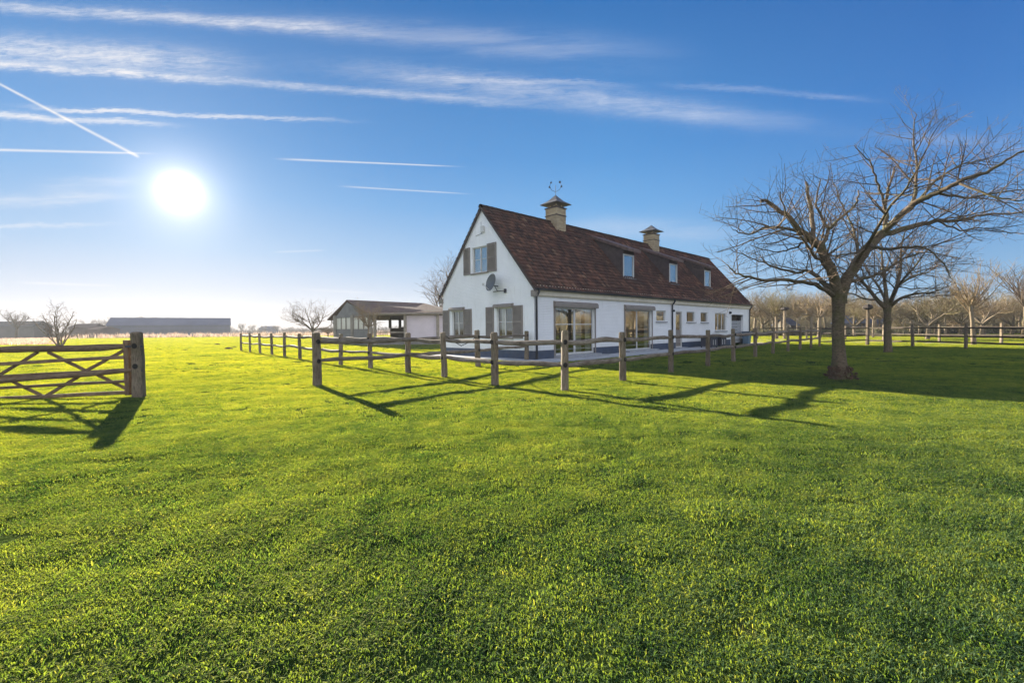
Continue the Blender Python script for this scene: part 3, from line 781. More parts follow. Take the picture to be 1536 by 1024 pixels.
# roof deck under the tiles, ridge caps
b = MB(); yr = HW / 2
for s_ in (1, -1):
    f = (lambda y: y) if s_ > 0 else (lambda y: HW - y)
    b.quad((-.1, f(-.15), HE - .01), (HL, f(-.15), HE - .01), (HL, yr, HR - .01), (-.1, yr, HR - .01))
b.box(-.1, HL, -.19, -.14, HE - .05, HE + .035); b.build('roof_deck', M['dark_board'], roof)
b = MB(); x = -.12; A = []
while x < HL:
    L_ = .34; rr = .115 + rnd.uniform(-.004, .006)
    ring = lambda x_, q: [Vector((x_, yr + q * math.cos(R(180) * j / 6), HR - .02 + q * math.sin(R(180) * j / 6) * 1.0)) for j in range(7)]
    b.loops([ring(x, rr * 1.08), ring(x + L_, rr * .95)], cap=False); x += L_ - .03
rc = b.build('ridge_tiles', M['tiles'], roof)
# verge board along the gable rakes
b = MB()
for s_ in (1, -1):
    f = (lambda y: y) if s_ > 0 else (lambda y: HW - y)
    n_ = Vector((0, 0, -.13))
    for (xa, xb) in ((-.105, -.075),):
        P_ = [Vector((xa, f(-.17), HE - .04)), Vector((xa, yr, HR - .0)), Vector((xa, yr, HR - .12)), Vector((xa, f(-.17), HE - .15))]
        b.prism(P_, (xb - xa, 0, 0))
b.build('verge_board', M['dark_board'], roof, fix=True)
# fascia, gutter, downpipes
b = MB(); b.box(-.02, HL, -.10, -.002, HE - .25, WTOP + .0); b.box(-.02, HL, -.05, -.002, HE - .29, HE - .252); b.build('cornice', M['cream'], house)
b = MB(); k = 8
ring = lambda x_: [Vector((x_, -.215 + .065 * math.cos(R(180 + 180 * j / k)), HE + .01 + .075 * math.sin(R(180 + 180 * j / k)))) for j in range(k + 1)] + [Vector((x_, -.215 + .055 * math.cos(R(360 - 180 * j / k)), HE + .01 + .063 * math.sin(R(360 - 180 * j / k)))) for j in range(k + 1)]
b.loops([ring(-.12), ring(HL + .03)]); gut = b.build('gutter', M['zinc_dark'], house, fix=True)
for u_ in (.07, on_side(1007, 480)[0], HL - .12):
    b = MB(); b.tube([(u_, -.215, HE - .05), (u_, -.215, HE - .14), (u_, -.07, HE - .32), (u_, -.07, .06)], .042, 8); b.build('downpipe', M['zinc_dark'], house, smooth=True)
b = MB(); b.box(-.10, -.002, -.19, .08, HE - .30, HE - .06); b.build('corbel', M['taupe'], house); b = MB(); b.box(-.10, -.002, HW - .06, HW + .17, HE - .30, HE - .06); b.build('corbel', M['taupe'], house)
# dormers
def dormer(px0, px1, pyb, pyt):
    a = on_roof((px0 + px1) / 2, pyb); yd = a.y
    u0 = on_side(px0, pyb, yd)[0]; u1 = on_side(px1, pyb, yd)[0]; zb = a.z + .02; zt_ = on_side((px0 + px1) / 2, pyt, yd)[1]
    u0 -= .06; u1 += .06
    d = bpy.data.objects.new('dormer', None); col.objects.link(d); d.parent = house; d.empty_display_size = .2
    # shed roof, shallow pitch: runs back until it meets the main roof
    sl = 0.42; zr0 = zt_ + .24
    yb = (zr0 - HE - .15 * RS + 0 - yd * sl + 0) / (RS - sl)     # zr0+(y-yd)*sl = HE+(y+.15)*RS
    yb = (zr0 - yd * sl - HE - .15 * RS) / (RS - sl)
    zb2 = zr0 + (yb - yd) * sl
    b = MB()
    for u_ in (u0, u1):
        s_ = .03 if u_ == u1 else -.03
        b.prism([Vector((u_, yd, zb - .1)), Vector((u_, yd, zr0 - .04)), Vector((u_, yb, zb2 - .04))], (s_, 0, 0))
    b.build('cheek', M['dark_board'], d, fix=True)
    b = MB(); ov = .10; o_ = .34
    b.prism([Vector((u0 - ov - .03, yd - o_, zr0 - o_ * sl)), Vector((u0 - ov - .03, yd - o_, zr0 - o_ * sl + .15)), Vector((u0 - ov - .03, yb + .1, zb2 + .1 * sl + .15)), Vector((u0 - ov - .03, yb + .1, zb2 + .1 * sl))], (u1 - u0 + 2 * ov + .06, 0, 0))
    b.build('dormer_roof', M['slate_roof'], d, fix=True)
    h = [u0 + .02, u1 - .02, zb, zt_]
    b = MB(); frame_rect(b, h, yd - .02, .06, .07); w_ = b.build('window', M['frame'], d)
    b = MB(); b.quad((h[0], yd + .02, h[2]), (h[1], yd + .02, h[2]), (h[1], yd + .02, h[3]), (h[0], yd + .02, h[3])); b.build('pane', M['glass_mirror'], w_)
    b = MB(); b.box(h[0] - .08, h[1] + .08, yd - .12, yd - .022, zb - .09, zb - .002); b.build('sill', M['lead'], w_)
    b = MB(); b.box(u0, u1, yd - .02, yd + .04, zt_ + .002, zr0 - .05); b.box(u0 + .01, u1 - .01, yd + .2, yd + .24, zb - .3, zr0 - .08); b.build('infill', M['dark_board'], d)
M['slate_roof'] = simple('dormer_felt', (0.105, 0.068, 0.058), 0.8, 0.3, 5)
dormer(935.5, 950, 418, 382)
dormer(1004.5, 1015, 426, 396)
dormer(1057, 1065, 432, 406)
# chimneys
def chimney(px0, px1, py_top, py_cap, vane_py, name_label):
    pc = (px0 + px1) / 2; yr_ = HW / 2 - .1
    a = on_side(pc, py_top, yr_); s = .36
    u = a[0]; zt_ = a[1]; base = roofz(yr_) - 1.1
    d = bpy.data.objects.new('chimney', None); col.objects.link(d); d.parent = house; d.empty_display_size = .2
    b = MB(); b.box(u - s, u + s, yr_ - s, yr_ + s, base, zt_ - .42); b.box(u - s, u + s, yr_ - s, yr_ + s, zt_ - .38, zt_ - .05); b.build('stack', M['chimney'], d)
    b = MB(); b.box(u - s - .035, u + s + .035, yr_ - s - .035, yr_ + s + .035, zt_ - .42, zt_ - .38); b.box(u - s - .04, u + s + .04, yr_ - s - .04, yr_ + s + .04, zt_ - .05, zt_ + .01); b.build('band', M['dark_board'], d)
    b = MB()
    for sx in (-1, 1):
        for sy in (-1, 1): b.box(u + sx * .2 - .03, u + sx * .2 + .03, yr_ + sy * .2 - .03, yr_ + sy * .2 + .03, zt_ + .01, zt_ + .20)
    b.box(u - .08, u + .08, yr_ - .08, yr_ + .08, zt_ + .01, zt_ + .19)
    b.build('support', M['chimney'], d)
    zc = zt_ + .195; e = .56; hh = on_side(pc, py_cap, yr_)[1] - zc
    b = MB(); P_ = [Vector((u - e, yr_ - e, zc)), Vector((u + e, yr_ - e, zc)), Vector((u + e, yr_ + e, zc)), Vector((u - e, yr_ + e, zc))]
    mid = [Vector((u, yr_, zc + hh * .36)) + (p - Vector((u, yr_, zc))) * .52 for p in P_]
    ap = [Vector((u, yr_, zc + hh)) + (p - Vector((u, yr_, zc))) * .02 for p in P_]
    b.loops([[p - Vector((0, 0, .03)) for p in P_], P_, mid, ap]); b.build('cap', M['lead'], d, fix=True)
    if vane_py:
        zv = on_side(pc, vane_py, yr_)[1]; z0 = zc + hh
        b = MB(); b.tube([(u, yr_, z0 - .02), (u, yr_, z0 + (zv - z0) * .75)], .012, 6)
        q = (zv - z0)
        ax_ = Vector((0.6, -.8, 0))
        for sg in (-1, 1):
            c0 = Vector((u, yr_, z0 + q * .25)); b.tube([c0, c0 + ax_ * sg * .20 + Vector((0, 0, q * .15)), c0 + ax_ * sg * .30 + Vector((0, 0, q * .45)), c0 + ax_ * sg * .22 + Vector((0, 0, q * .72))], .011, 5)
            cc = c0 + ax_ * sg * .22 + Vector((0, 0, q * .72)); rr = .06 if sg > 0 else .05
            b.loops([[cc + Vector((ax_.x * math.cos(t_) * rr * k_, ax_.y * math.cos(t_) * rr * k_, math.sin(t_) * rr * k_)) + Vector((.8, .6, 0)) * o_ for t_ in [2 * math.pi * i / 8 for i in range(8)]] for k_, o_ in ((.4, -.03), (1, 0), (.4, .03))])
            cc = c0 + ax_ * sg * .30 + Vector((0, 0, q * .38)); b.box(cc.x - .03, cc.x + .03, cc.y - .03, cc.y + .03, cc.z - .04, cc.z + .04)
        b.build('weather_vane', M['iron'], d)
chimney(818, 849, 313, 293, 273, '')
chimney(965, 989, 352, 338, None, '')
# satellite dish
dv_, dz_ = on_gable(747, 425)
dish = empty('satellite_dish', M_h @ Vector((0, dv_, dz_)), HT, 'grey satellite dish on the white gable wall, below the upper shuttered window', 'satellite dish')
b = MB(); rings = []; nrm = Vector((-.96, .10, .25)).normalized(); uu = nrm.cross(Vector((0, 0, 1))).normalized(); vv = uu.cross(nrm)
c0 = Vector((-.34, -.02, 0.0))
for i in range(6):
    q = i / 5; rings.append([c0 + (uu * math.cos(2 * math.pi * j / 20) * .33 + vv * math.sin(2 * math.pi * j / 20) * .37) * max(q, .02) + nrm * (.09 * q * q) for j in range(20)])
b.loops(rings, cap=False); b.loops([[p - nrm * .012 for p in r_] for r_ in rings[::-1]], cap=False); b.build('reflector', M['dish'], dish, smooth=True)
b = MB(); b.tube([(0, .0, -.12), (-.2, 0, -.12), c0 - nrm * .02], .022, 6); b.tube([(-.03, -.55, -.33), (-.03, .28, -.33)], .014, 6); b.tube([(-.03, 0, -.33), (-.2, 0, -.12)], .014, 6)
b.box(-.07, -.0, -.52, -.42, -.42, -.26); b.build('bracket', M['iron'], dish)
b = MB(); tip = c0 + nrm * .42 - vv * .2; b.tube([c0 - vv * .36, tip], .012, 6); b.box(tip.x - .035, tip.x + .035, tip.y - .035, tip.y + .035, tip.z - .05, tip.z + .05); b.build('feed_arm', M['frame'], dish)
av, az = on_gable(725.5, 344)
lamp = empty('wall_floodlight', M_h @ Vector((0, av, az)), HT, 'small white floodlight box high under the gable peak', 'floodlight')
b = MB(); b.box(-.12, -.005, -.08, .08, -.13, .13); b.build('housing', M['frame'], lamp)
b = MB(); b.tube([(-.012, .08, -.16), (-.012, .52, -.2)], .012, 5); b.tube([(-.012, .16, -.16), (-.012, .16, .35)], .01, 5); b.build('cable', M['stone'], lamp)
bv, bz = on_side(1094, 469)
l2 = empty('wall_lamp', M_h @ Vector((bv, 0, bz)), HT, 'small dark round wall lamp between the triple window and the garage opening', 'lamp')
b = MB(); b.box(-.07, .07, -.03, -.005, -.08, .08); b.build('back_plate', M['iron'], l2)
b = MB(); b.loops([[Vector((q * math.cos(2 * math.pi * j / 10), -.03 - y_, q * math.sin(2 * math.pi * j / 10))) for j in range(10)] for q, y_ in ((.06, 0), (.085, .05), (.06, .11), (.01, .13))]); b.build('lamp_shade', M['iron'], l2)
bv, bz = on_side(1008.8, 466)
l3 = empty('wall_lamp', M_h @ Vector((bv, 0, bz)), HT, 'small dark wall lamp beside the downpipe and left of the narrow side door', 'lamp')
b = MB(); b.box(-.05, .05, -.03, -.005, -.06, .06); b.build('back_plate', M['iron'], l3)
b = MB(); b.loops([[Vector((q * math.cos(2 * math.pi * j / 10), -.03 - y_, q * math.sin(2 * math.pi * j / 10))) for j in range(10)] for q, y_ in ((.05, 0), (.07, .05), (.05, .10), (.01, .12))]); b.build('lamp_shade', M['iron'], l3)
# bench by the wall, bin in recess
q = ground(1070, 535)
A_ = hpt(on_side(1045, 515)[0] - .4, -.95); 
bench = empty('garden_table', hpt(13.3, -.95), HT, 'low dark slate coloured garden table standing by the house wall beneath the small windows', 'table')
b = MB(); b.box(-.05, 2.35, -.35, .35, .60, .66); b.build('table_top', M['slate'], bench)
b = MB(); b.box(.05, .95, -.30, .30, .12, .598); b.box(1.45, 2.25, -.30, .30, .12, .598); b.build('cabinet', M['slate'], bench)
for lx_ in (.08, .9, 1.5, 2.2):
    for ly_ in (-.27, .27): b = MB(); b.box(lx_ - .03, lx_ + .03, ly_ - .03, ly_ + .03, 0.0, .12); b.build('leg', M['slate'], bench)
for lx_ in (.3, .62, 1.62, 1.95): b = MB(); b.box(lx_, lx_ + .05, -.315, -.302, .2, .5); b.build('handle', M['frame'], bench)
bu = on_side(1113, 510)[0]
bin_ = empty('bin', hpt(bu - .1, -.35), HT, 'pale blue plastic bin standing in front of the garage opening', 'bin')
b = MB(); b.loops([ringbox(.42, .42, z_, .04) if False else [p + Vector((0, 0, 0)) for p in ringbox(w_, w_, z_, .05)] for w_, z_ in ((.40, .03), (.52, .85))]); b.build('body', M['blue'], bin_)
b = MB(); b.box(-.28, .28, -.29, .29, .852, .90); b.build('lid', M['plinth'], bin_)

# ------------------------------------------------------------------ stable building left of the house
stable = empty('open_stable', ground(557, 517), 0, 'low open-sided stable with brown tiled roof, grey boards and pale wall left of the house', 'stable')
SO = stable.location
def sp_(px, py, d): return at(px, py, d) - SO
C0_ = ground(557, 517.5); dF = C0_.y
Cn = Vector((C0_.x, C0_.y, 0)); Cl = at(503, 500, dF + 4.0); Cl.z = 0; Cr = at(657, 500, dF + .5); Cr.z = 0
Cr2 = Cn + (Cr - Cn) * 1.9
back = Vector((-.5, 7.5, 0))
zE = 2.62
loc = lambda p, z=0: Vector((p.x - SO.x, p.y - SO.y, z))
ld = (Cn - Cl).normalized(); rd = (Cr - Cn).normalized()
pt = lambda A, B, t: A + (B - A) * t
def panel(b, A, B, z0, z1, th=.08):
    d = (B - A).normalized(); n = Vector((-d.y, d.x, 0)) * th
    b.loops([[loc(A, z0), loc(B, z0), loc(B, z1), loc(A, z1)], [loc(A, z0) + n, loc(B, z0) + n, loc(B, z1) + n, loc(A, z1) + n]])
def post_(b, P, z0, z1, s=.11): b.box(P.x - SO.x - s, P.x - SO.x + s, P.y - SO.y - s - .06, P.y - SO.y + s - .06, z0, z1)
def window_band(A, B, z0, z1, n, nm='window'):
    b = MB(); panel(b, A, B, z0, z0 + .06, .1); panel(b, A, B, z1 - .06, z1, .1)
    for k in range(n + 1):
        P = pt(A, B, k / n); b.box(P.x - SO.x - .04, P.x - SO.x + .04, P.y - SO.y - .10, P.y - SO.y + .04, z0 + .001, z1 - .001)
    w = b.build(nm, M['timber'], stable)
    b = MB(); d = (B - A); b.quad(loc(A, z0), loc(B, z0), loc(B, z1), loc(A, z1)); b.build('pane', M['frosted'], w)
M['frosted'] = simple('milky_pane', (0.62, 0.58, 0.48), 0.35, 0.08, 1.0, 0, .6)
apex = at(520, 451.5, dF + 2.6); ridge2 = at(636, 456.5, dF + 4.5)
b = MB(); panel(b, Cl, Cn, 0, 1.35); panel(b, Cl, Cn, 2.42, zE); 
aL = loc(apex, apex.z - .12)
b.tri(loc(Cl, zE - .25), loc(Cn, zE), aL)
b.tri(loc(Cn, zE - .01) + Vector((0, .05, 0)), loc(Cl, zE - .26) + Vector((0, .05, 0)), aL + Vector((0, .05, 0)))
b.build('board_wall', M['greyboard'], stable)
window_band(pt(Cl, Cn, .05), pt(Cl, Cn, .47), 1.36, 2.41, 3); window_band(pt(Cl, Cn, .54), pt(Cl, Cn, .95), 1.36, 2.41, 3)
b = MB()
for P in (Cl, pt(Cl, Cn, .505), Cn, pt(Cn, Cr, .06), pt(Cn, Cr, .51), Cr): post_(b, P, 0, zE)
panel(b, pt(Cn, Cr, .0) - Vector((0, .05, 0)), Cr - Vector((0, .05, 0)), zE - .16, zE, .12)
panel(b, pt(Cn, Cr, .02) - Vector((0, .02, 0)), pt(Cn, Cr, .5) - Vector((0, .02, 0)), 1.0, 1.1, .06)
b.tube([loc(Cl, 1.6), loc(Cl - ld * .7, zE - .45)], .05, 5)
b.build('timber_frame', M['timber'], stable)
b = MB(); panel(b, pt(Cn, Cr, .53), pt(Cn, Cr, .985), .55, zE - .17); panel(b, Cr, Cr2, .55, zE - .17); b.build('wall', M['lilac'], stable)
b = MB(); panel(b, pt(Cn, Cr, .53) - Vector((0, .01, 0)), Cr2 - Vector((0, .01, 0)), 0, .545, .1); panel(b, pt(Cn, Cr, .02), pt(Cn, Cr, .5), 0, .62, .07)
b.build('kick_wall', M['greyboard'], stable)
bk = Vector((0, 6.0, 0)); b = MB()
panel(b, Cn + bk, Cr2 + bk, 0, 1.42); panel(b, Cn + bk, Cr2 + bk, 2.25, zE + .4)
for t_ in (.0, .17, .3, .42, .6): P = pt(Cn, Cr, t_) + bk; b.box(P.x - SO.x - .12, P.x - SO.x + .12, P.y - SO.y - .1, P.y - SO.y + .1, 1.42, 2.25)
panel(b, pt(Cn, Cr, .55), pt(Cn, Cr, .55) + bk, 0, zE); panel(b, pt(Cn, Cr, .28) + bk * .5, pt(Cn, Cr, .5) + bk * .5, 0, 1.5)
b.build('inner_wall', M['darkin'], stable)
# roof: front slope, left verge, back slope
eF0 = Cn - rd * .25 + Vector((0, -.5, 0)); eF1 = Cr2 + rd * .3 + Vector((0, -.5, 0)); rdir = ridge2 - apex
rA = apex; rB = ridge2; rC = ridge2 + (eF1 - at(660, 470, dF)) * 1.0; 
eL = at(491, 480.5, dF + 4.6)
b = MB(); th = Vector((0, 0, .12))
def slabq(P): b.loops([[p - SO for p in P], [p - SO + th for p in P]])
f0 = Vector((eF0.x, eF0.y, zE - .02)); f1 = Vector((eF1.x, eF1.y, zE - .02))
fm = Vector((Cr.x + .4, Cr.y - .5, zE - .02))
lowR = at(662, 463, dF + 3)
hipc = at(674, 470, dF + .2); hipc.z = zE - .02
slabq([f0, hipc, rB, rA]); slabq([hipc, Vector((hipc.x + 1.5, rB.y + 6, zE - .02)), rB])
eL2 = eL + rdir * 1.3
slabq([rA, rB, Vector((rB.x + .5, eL2.y + 2, eL.z)), eL])
rf_ = b.build('roof', M['barntile'], stable, fix=True)
b = MB(); b.tube([f0 - SO + Vector((0, -.06, 0)), hipc - SO + Vector((0, -.06, 0))], .06, 6); b.build('gutter', M['timber'], stable)

# ------------------------------------------------------------------ trees
class Tree:
    def __init__(s, seed, rm=1.0): s.rm = rm; s.tf = .5; s.r = random.Random(seed); s.big = MB(); s.tw = MB()
    def rv(s): 
        v = Vector((s.r.gauss(0, 1), s.r.gauss(0, 1), s.r.gauss(0, 1))); return v.normalized()
    def poly(s, p, d, L, n, wob, up, curl=None):
        pts = [Vector(p)]; d = Vector(d).normalized(); st = L / n
        for i in range(n):
            d = (d + s.rv() * wob + Vector((0, 0, up)) + (curl * .12 if curl else Vector())).normalized(); pts.append(pts[-1] + d * st)
        return pts
    def grow(s, pts, r0, r1, level, dens, Ls, up, wob=.16, tmin=.2, sides=(6, 4, 3, 3), spread=1.0, thr=0.02, flat=1.0):
        n = len(pts); rad = [r0 + (r1 - r0) * i / (n - 1) for i in range(n)]
        (s.big if r0 > thr else s.tw).tube(pts, rad, sides[min(level, 3)], cap=False)
        if level >= len(Ls): return
        seg = [(pts[i + 1] - pts[i]).length for i in range(n - 1)]; tot = sum(seg)
        k = max(1, int(tot * dens[level] + s.r.random()))
        for j in range(k):
            t = tmin + (1 - tmin) * (j + s.r.random()) / k; t = min(t, .995); x = t * (n - 1); i = min(int(x), n - 2); f = x - i
            p = pts[i].lerp(pts[i + 1], f); tan = (pts[i + 1] - pts[i]).normalized()
            side = s.rv(); side = (side - tan * side.dot(tan)).normalized(); side.y *= flat
            d = (tan * s.r.uniform(.35, .95) + side * spread + Vector((0, 0, up[level]))).normalized()
            if d.z < -.25: d.z = -.25
            L = Ls[level] * s.r.uniform(.5, 1.2) * (1.2 - s.tf * t)
            rr = max(.0028 * s.rm, min(rad[i] * .6, (L * .014 + .0015) * s.rm))
            nn = 4 if level >= 1 else 6
            q = s.poly(p, d, L, nn, wob, up[level] * .12)
            s.grow(q, rr, max(.0018 * s.rm, rr * .35), level + 1, dens, Ls, up, wob, .12, sides, spread, thr, flat)
    def meshes(s):
        a = s.big.mesh('trunk', True); c = s.tw.mesh('crown', False); return a, c

def smooth_path(P, m=4):
    out = []
    for i in range(len(P) - 1):
        p0 = P[max(i - 1, 0)]; p1 = P[i]; p2 = P[i + 1]; p3 = P[min(i + 2, len(P) - 1)]
        for k in range(m):
            t = k / m; out.append(.5 * ((2 * p1) + (-p0 + p2) * t + (2 * p0 - 5 * p1 + 4 * p2 - p3) * t * t + (-p0 + 3 * p1 - 3 * p2 + p3) * t ** 3))
    out.append(P[-1]); return out

# main tree, limbs follow the photograph at the tree's own distance, with real depth
MT = ground(1260, 569); D = MT.y
def limb(L): # (px,py,dd)
    return smooth_path([at(x, y_, D + dd) for x, y_, dd in L])
T = Tree(21, .95); T.tf = .78
tr_pts = smooth_path([Vector((MT.x, MT.y, -.1)), at(1259, 540, D), at(1257, 500, D), at(1258, 465, D), at(1258, 440, D)])
rad = [.30, .26, .215, .19, .175] 
rr_ = [.27, .225, .19, .168, .145, .134, .129, .126, .124, .123, .123, .123, .124, .128, .135, .146, .155][:len(tr_pts)]
k = 16; L = []
for i, p in enumerate(tr_pts):
    rr0 = rr_[i] if i < len(rr_) else .17; ring = []
    for j in range(k):
        a = 2 * math.pi * j / k; fl = 1 + (.26 * max(0, 1 - i / 5.0)) * math.sin(a * 5 + 1) * .6 + .05 * mnoise.noise(Vector((math.cos(a) * 2, math.sin(a) * 2, p.z * 4)))
        ring.append(p + Vector((math.cos(a), math.sin(a), 0)) * rr0 * fl)
    L.append(ring)
T.big.loops(L)
limbs = [
 ([(1257, 452, 0), (1252, 418, 0), (1238, 386, -.1), (1228, 366, -.1)], 0.105, 0.085),
 ([(1228, 368, -.1), (1199, 344, -.4), (1178, 322, -.7), (1148, 302, -1.0), (1142, 303, -1.1)], 0.066, 0.019),
 ([(1226, 366, -.1), (1219.5, 350, .1), (1218, 320, .4), (1210.6, 290, .5), (1210, 273, .6)], 0.058, 0.021),
 ([(1230, 372, -.1), (1237, 362, .1), (1243, 344, .3), (1270, 320, .6), (1285, 302, .9), (1288, 285, 1.1)], 0.047, 0.013),
 ([(1243, 344, .3), (1228, 314, .2), (1224, 302, .1), (1231, 270, 0)], 0.031, 0.010),
 ([(1260, 455, 0), (1266, 425, .05), (1288, 391, .1), (1306, 365, .1), (1326, 350, .1)], 0.117, 0.089),
 ([(1326, 350, .1), (1347, 326, -.2), (1377, 302, -.5), (1406, 288, -.8), (1436, 274, -1.1), (1481, 258, -1.4), (1519, 236, -1.6), (1545, 218, -1.7)], 0.070, 0.009),
 ([(1365, 312, -.4), (1374, 285, -.1), (1374, 240, .2), (1371, 200, .3), (1374, 168, .35)], 0.035, 0.006),
 ([(1375, 250, .15), (1388, 225, .1), (1400, 200, 0), (1418, 176, -.1)], 0.017, 0.005),
 ([(1330, 350, .1), (1377, 338, .5), (1407, 331, .8), (1436, 331, 1.1), (1475, 322, 1.5), (1530, 318, 1.9), (1570, 310, 2.0)], 0.058, 0.009),
 ([(1326, 352, .1), (1329, 326, .5), (1328, 302, .8), (1335, 273, 1.0), (1343, 249, 1.2)], 0.047, 0.017),
 ([(1329, 312, .6), (1320, 285, .5), (1311, 258, .3), (1300, 237, .1), (1282, 219, -.1)], 0.027, 0.007),
 ([(1268, 424, 0), (1294, 418, .5), (1323, 409, 1.1), (1348, 392, 1.5), (1390, 378, 2.0), (1440, 388, 2.4)], 0.043, 0.007),
 ([(1253, 445, 0), (1222.5, 427, -.4), (1184, 421, -.9), (1133, 418, -1.3), (1104, 409, -1.5), (1090, 398, -1.6)], 0.047, 0.007),
 ([(1250, 436, 0), (1228, 418, .4), (1211, 406, .7), (1193, 409, 1.0), (1154, 397, 1.4), (1133, 389, 1.6), (1095, 374, 1.8)], 0.047, 0.007),
 ([(1228, 370, -.1), (1208, 362, .3), (1193, 371, .6), (1163, 377, 1.0), (1125, 368, 1.3)], 0.031, 0.006),
 ([(1199, 346, -.4), (1180, 344, -.9), (1154, 341, -1.3), (1124, 350, -1.7), (1098, 345, -1.9)], 0.035, 0.006),
 ([(1306, 366, .1), (1318, 372, -.5), (1345, 372, -1.0), (1385, 372, -1.5), (1415, 395, -1.8), (1425, 418, -1.9)], 0.035, 0.006),
 ([(1406, 288, -.8), (1445, 296, -.6), (1490, 290, -.5), (1530, 284, -.4), (1565, 288, -.4)], 0.027, 0.005),
 ([(1436, 274, -1.1), (1480, 292, -1.6), (1520, 300, -1.9), (1556, 296, -2.1)], 0.023, 0.005),
 ([(1377, 302, -.5), (1408, 268, -.1), (1445, 246, .3), (1488, 236, .6), (1528, 212, .8)], 0.027, 0.005),
 ([(1407, 331, .8), (1440, 345, .5), (1475, 342, .3), (1520, 350, .2)], 0.023, 0.005),
 ([(1250, 420, 0), (1235, 395, -.8), (1215, 375, -1.4), (1185, 330, -2.0), (1170, 290, -2.3)], 0.039, 0.008),
 ([(1285, 395, .1), (1300, 370, -.9), (1330, 320, -1.7), (1360, 280, -2.2), (1385, 235, -2.5)], 0.039, 0.007),
 ([(1290, 391, .1), (1285, 360, 1.0), (1275, 330, 1.7), (1260, 300, 2.2), (1250, 270, 2.5)], 0.035, 0.007),
]
for L_, r0, r1 in limbs:
    T.grow([p_ + T.rv() * .022 for p_ in limb(L_)], r0 * 1.14, r1 * 1.1, 0, (4.8, 5.1, 5.0), (1.18, .70, .38), (.14, .12, .08), .15, .18, (8, 5, 3, 3), .95, .02)
tA, tC = T.meshes()
main_tree = empty('bare_tree', MT, 0, 'large spreading leafless tree with a twisted reddish base standing in the shaded lawn, nearest tree', 'tree')
def add_tree_parts(root, a, c, ma, mc):
    for nm, me_, mt_ in (('trunk', a, ma), ('crown', c, mc)):
        if len(me_.vertices) == 0: continue
        me_.transform(Matrix.Translation(-Vector(root.location))); link(nm, me_, M[mt_], root)
add_tree_parts(main_tree, tA, tC, 'bark', 'twig')
# reddish rot and bark mulch at the foot
b = MB(); r_ = random.Random(4)
for i in range(150):
    a = r_.uniform(0, 6.283); q = .19 + .09 * abs(r_.gauss(0, .6)); x = MT.x + q * math.cos(a); y_ = MT.y + q * math.sin(a); z = max(0.0, .34 - (q - .18) * 1.6) * r_.random() + .02
    s = r_.uniform(.015, .04); Mx = Matrix.Translation((x - MT.x, y_ - MT.y, z)) @ Matrix.Rotation(r_.uniform(0, 3), 4, (r_.random(), r_.random(), r_.random() + .1))
    b.box(-s, s, -s * .7, s * .7, -s * .3, s * .3, Mx)
M['rot'] = simple('rotten_bark', (0.085, 0.048, 0.028), .9, .4, 10)
b.build('root_bark', M['rot'], main_tree)

# second tree
MT2 = ground(1332, 529); D2 = MT2.y
T = Tree(33)
T.big.tube(smooth_path([Vector((MT2.x, MT2.y, -.1)), at(1332, 520, D2), at(1331, 495, D2), at(1331, 470, D2), at(1331, 452, D2)]), [.26, .21, .18, .16, .15, .145, .14, .14, .14, .14, .14, .14, .14, .145, .15, .155, .155], 12)
for L_, r0, r1 in [
 ([(1329, 462, 0), (1318, 452, 0), (1302, 432, -.3), (1284, 412, -.6), (1272, 396, -.8)], .11, .02),
 ([(1331, 458, 0), (1328, 430, .2), (1324, 400, .4), (1322, 365, .6)], .09, .02),
 ([(1333, 458, 0), (1345, 430, 0), (1351, 400, .2), (1352, 370, .4), (1360, 340, .5)], .10, .015),
 ([(1335, 460, 0), (1350, 448, -.4), (1372, 441, -.8), (1400, 438, -1.1), (1420, 430, -1.3)], .08, .012),
 ([(1331, 456, 0), (1318, 430, 1.0), (1300, 405, 1.7), (1290, 375, 2.2)], .07, .012),
 ([(1333, 456, 0), (1350, 425, -1.0), (1372, 400, -1.8), (1392, 372, -2.3)], .07, .012),
 ([(1345, 430, 0), (1368, 415, .7), (1392, 408, 1.2), (1410, 395, 1.5)], .06, .012),
 ([(1318, 450, 0), (1296, 448, .6), (1278, 440, 1.0), (1262, 442, 1.3)], .05, .012)]:
    L2 = smooth_path([at(x, y_, D2 + dd) for x, y_, dd in L_])
    T.grow(L2, r0, r1, 0, (4.0, 4.0, 3.0), (1.7, .9, .45), (.25, .18, .1), .17, .2, (8, 4, 3, 3), .95, .03)
a, c = T.meshes()
t2 = empty('bare_tree', MT2, 0, 'smaller dark leafless tree further back on the lawn, right behind the large tree', 'tree')
add_tree_parts(t2, a, c, 'bark', 'twig')

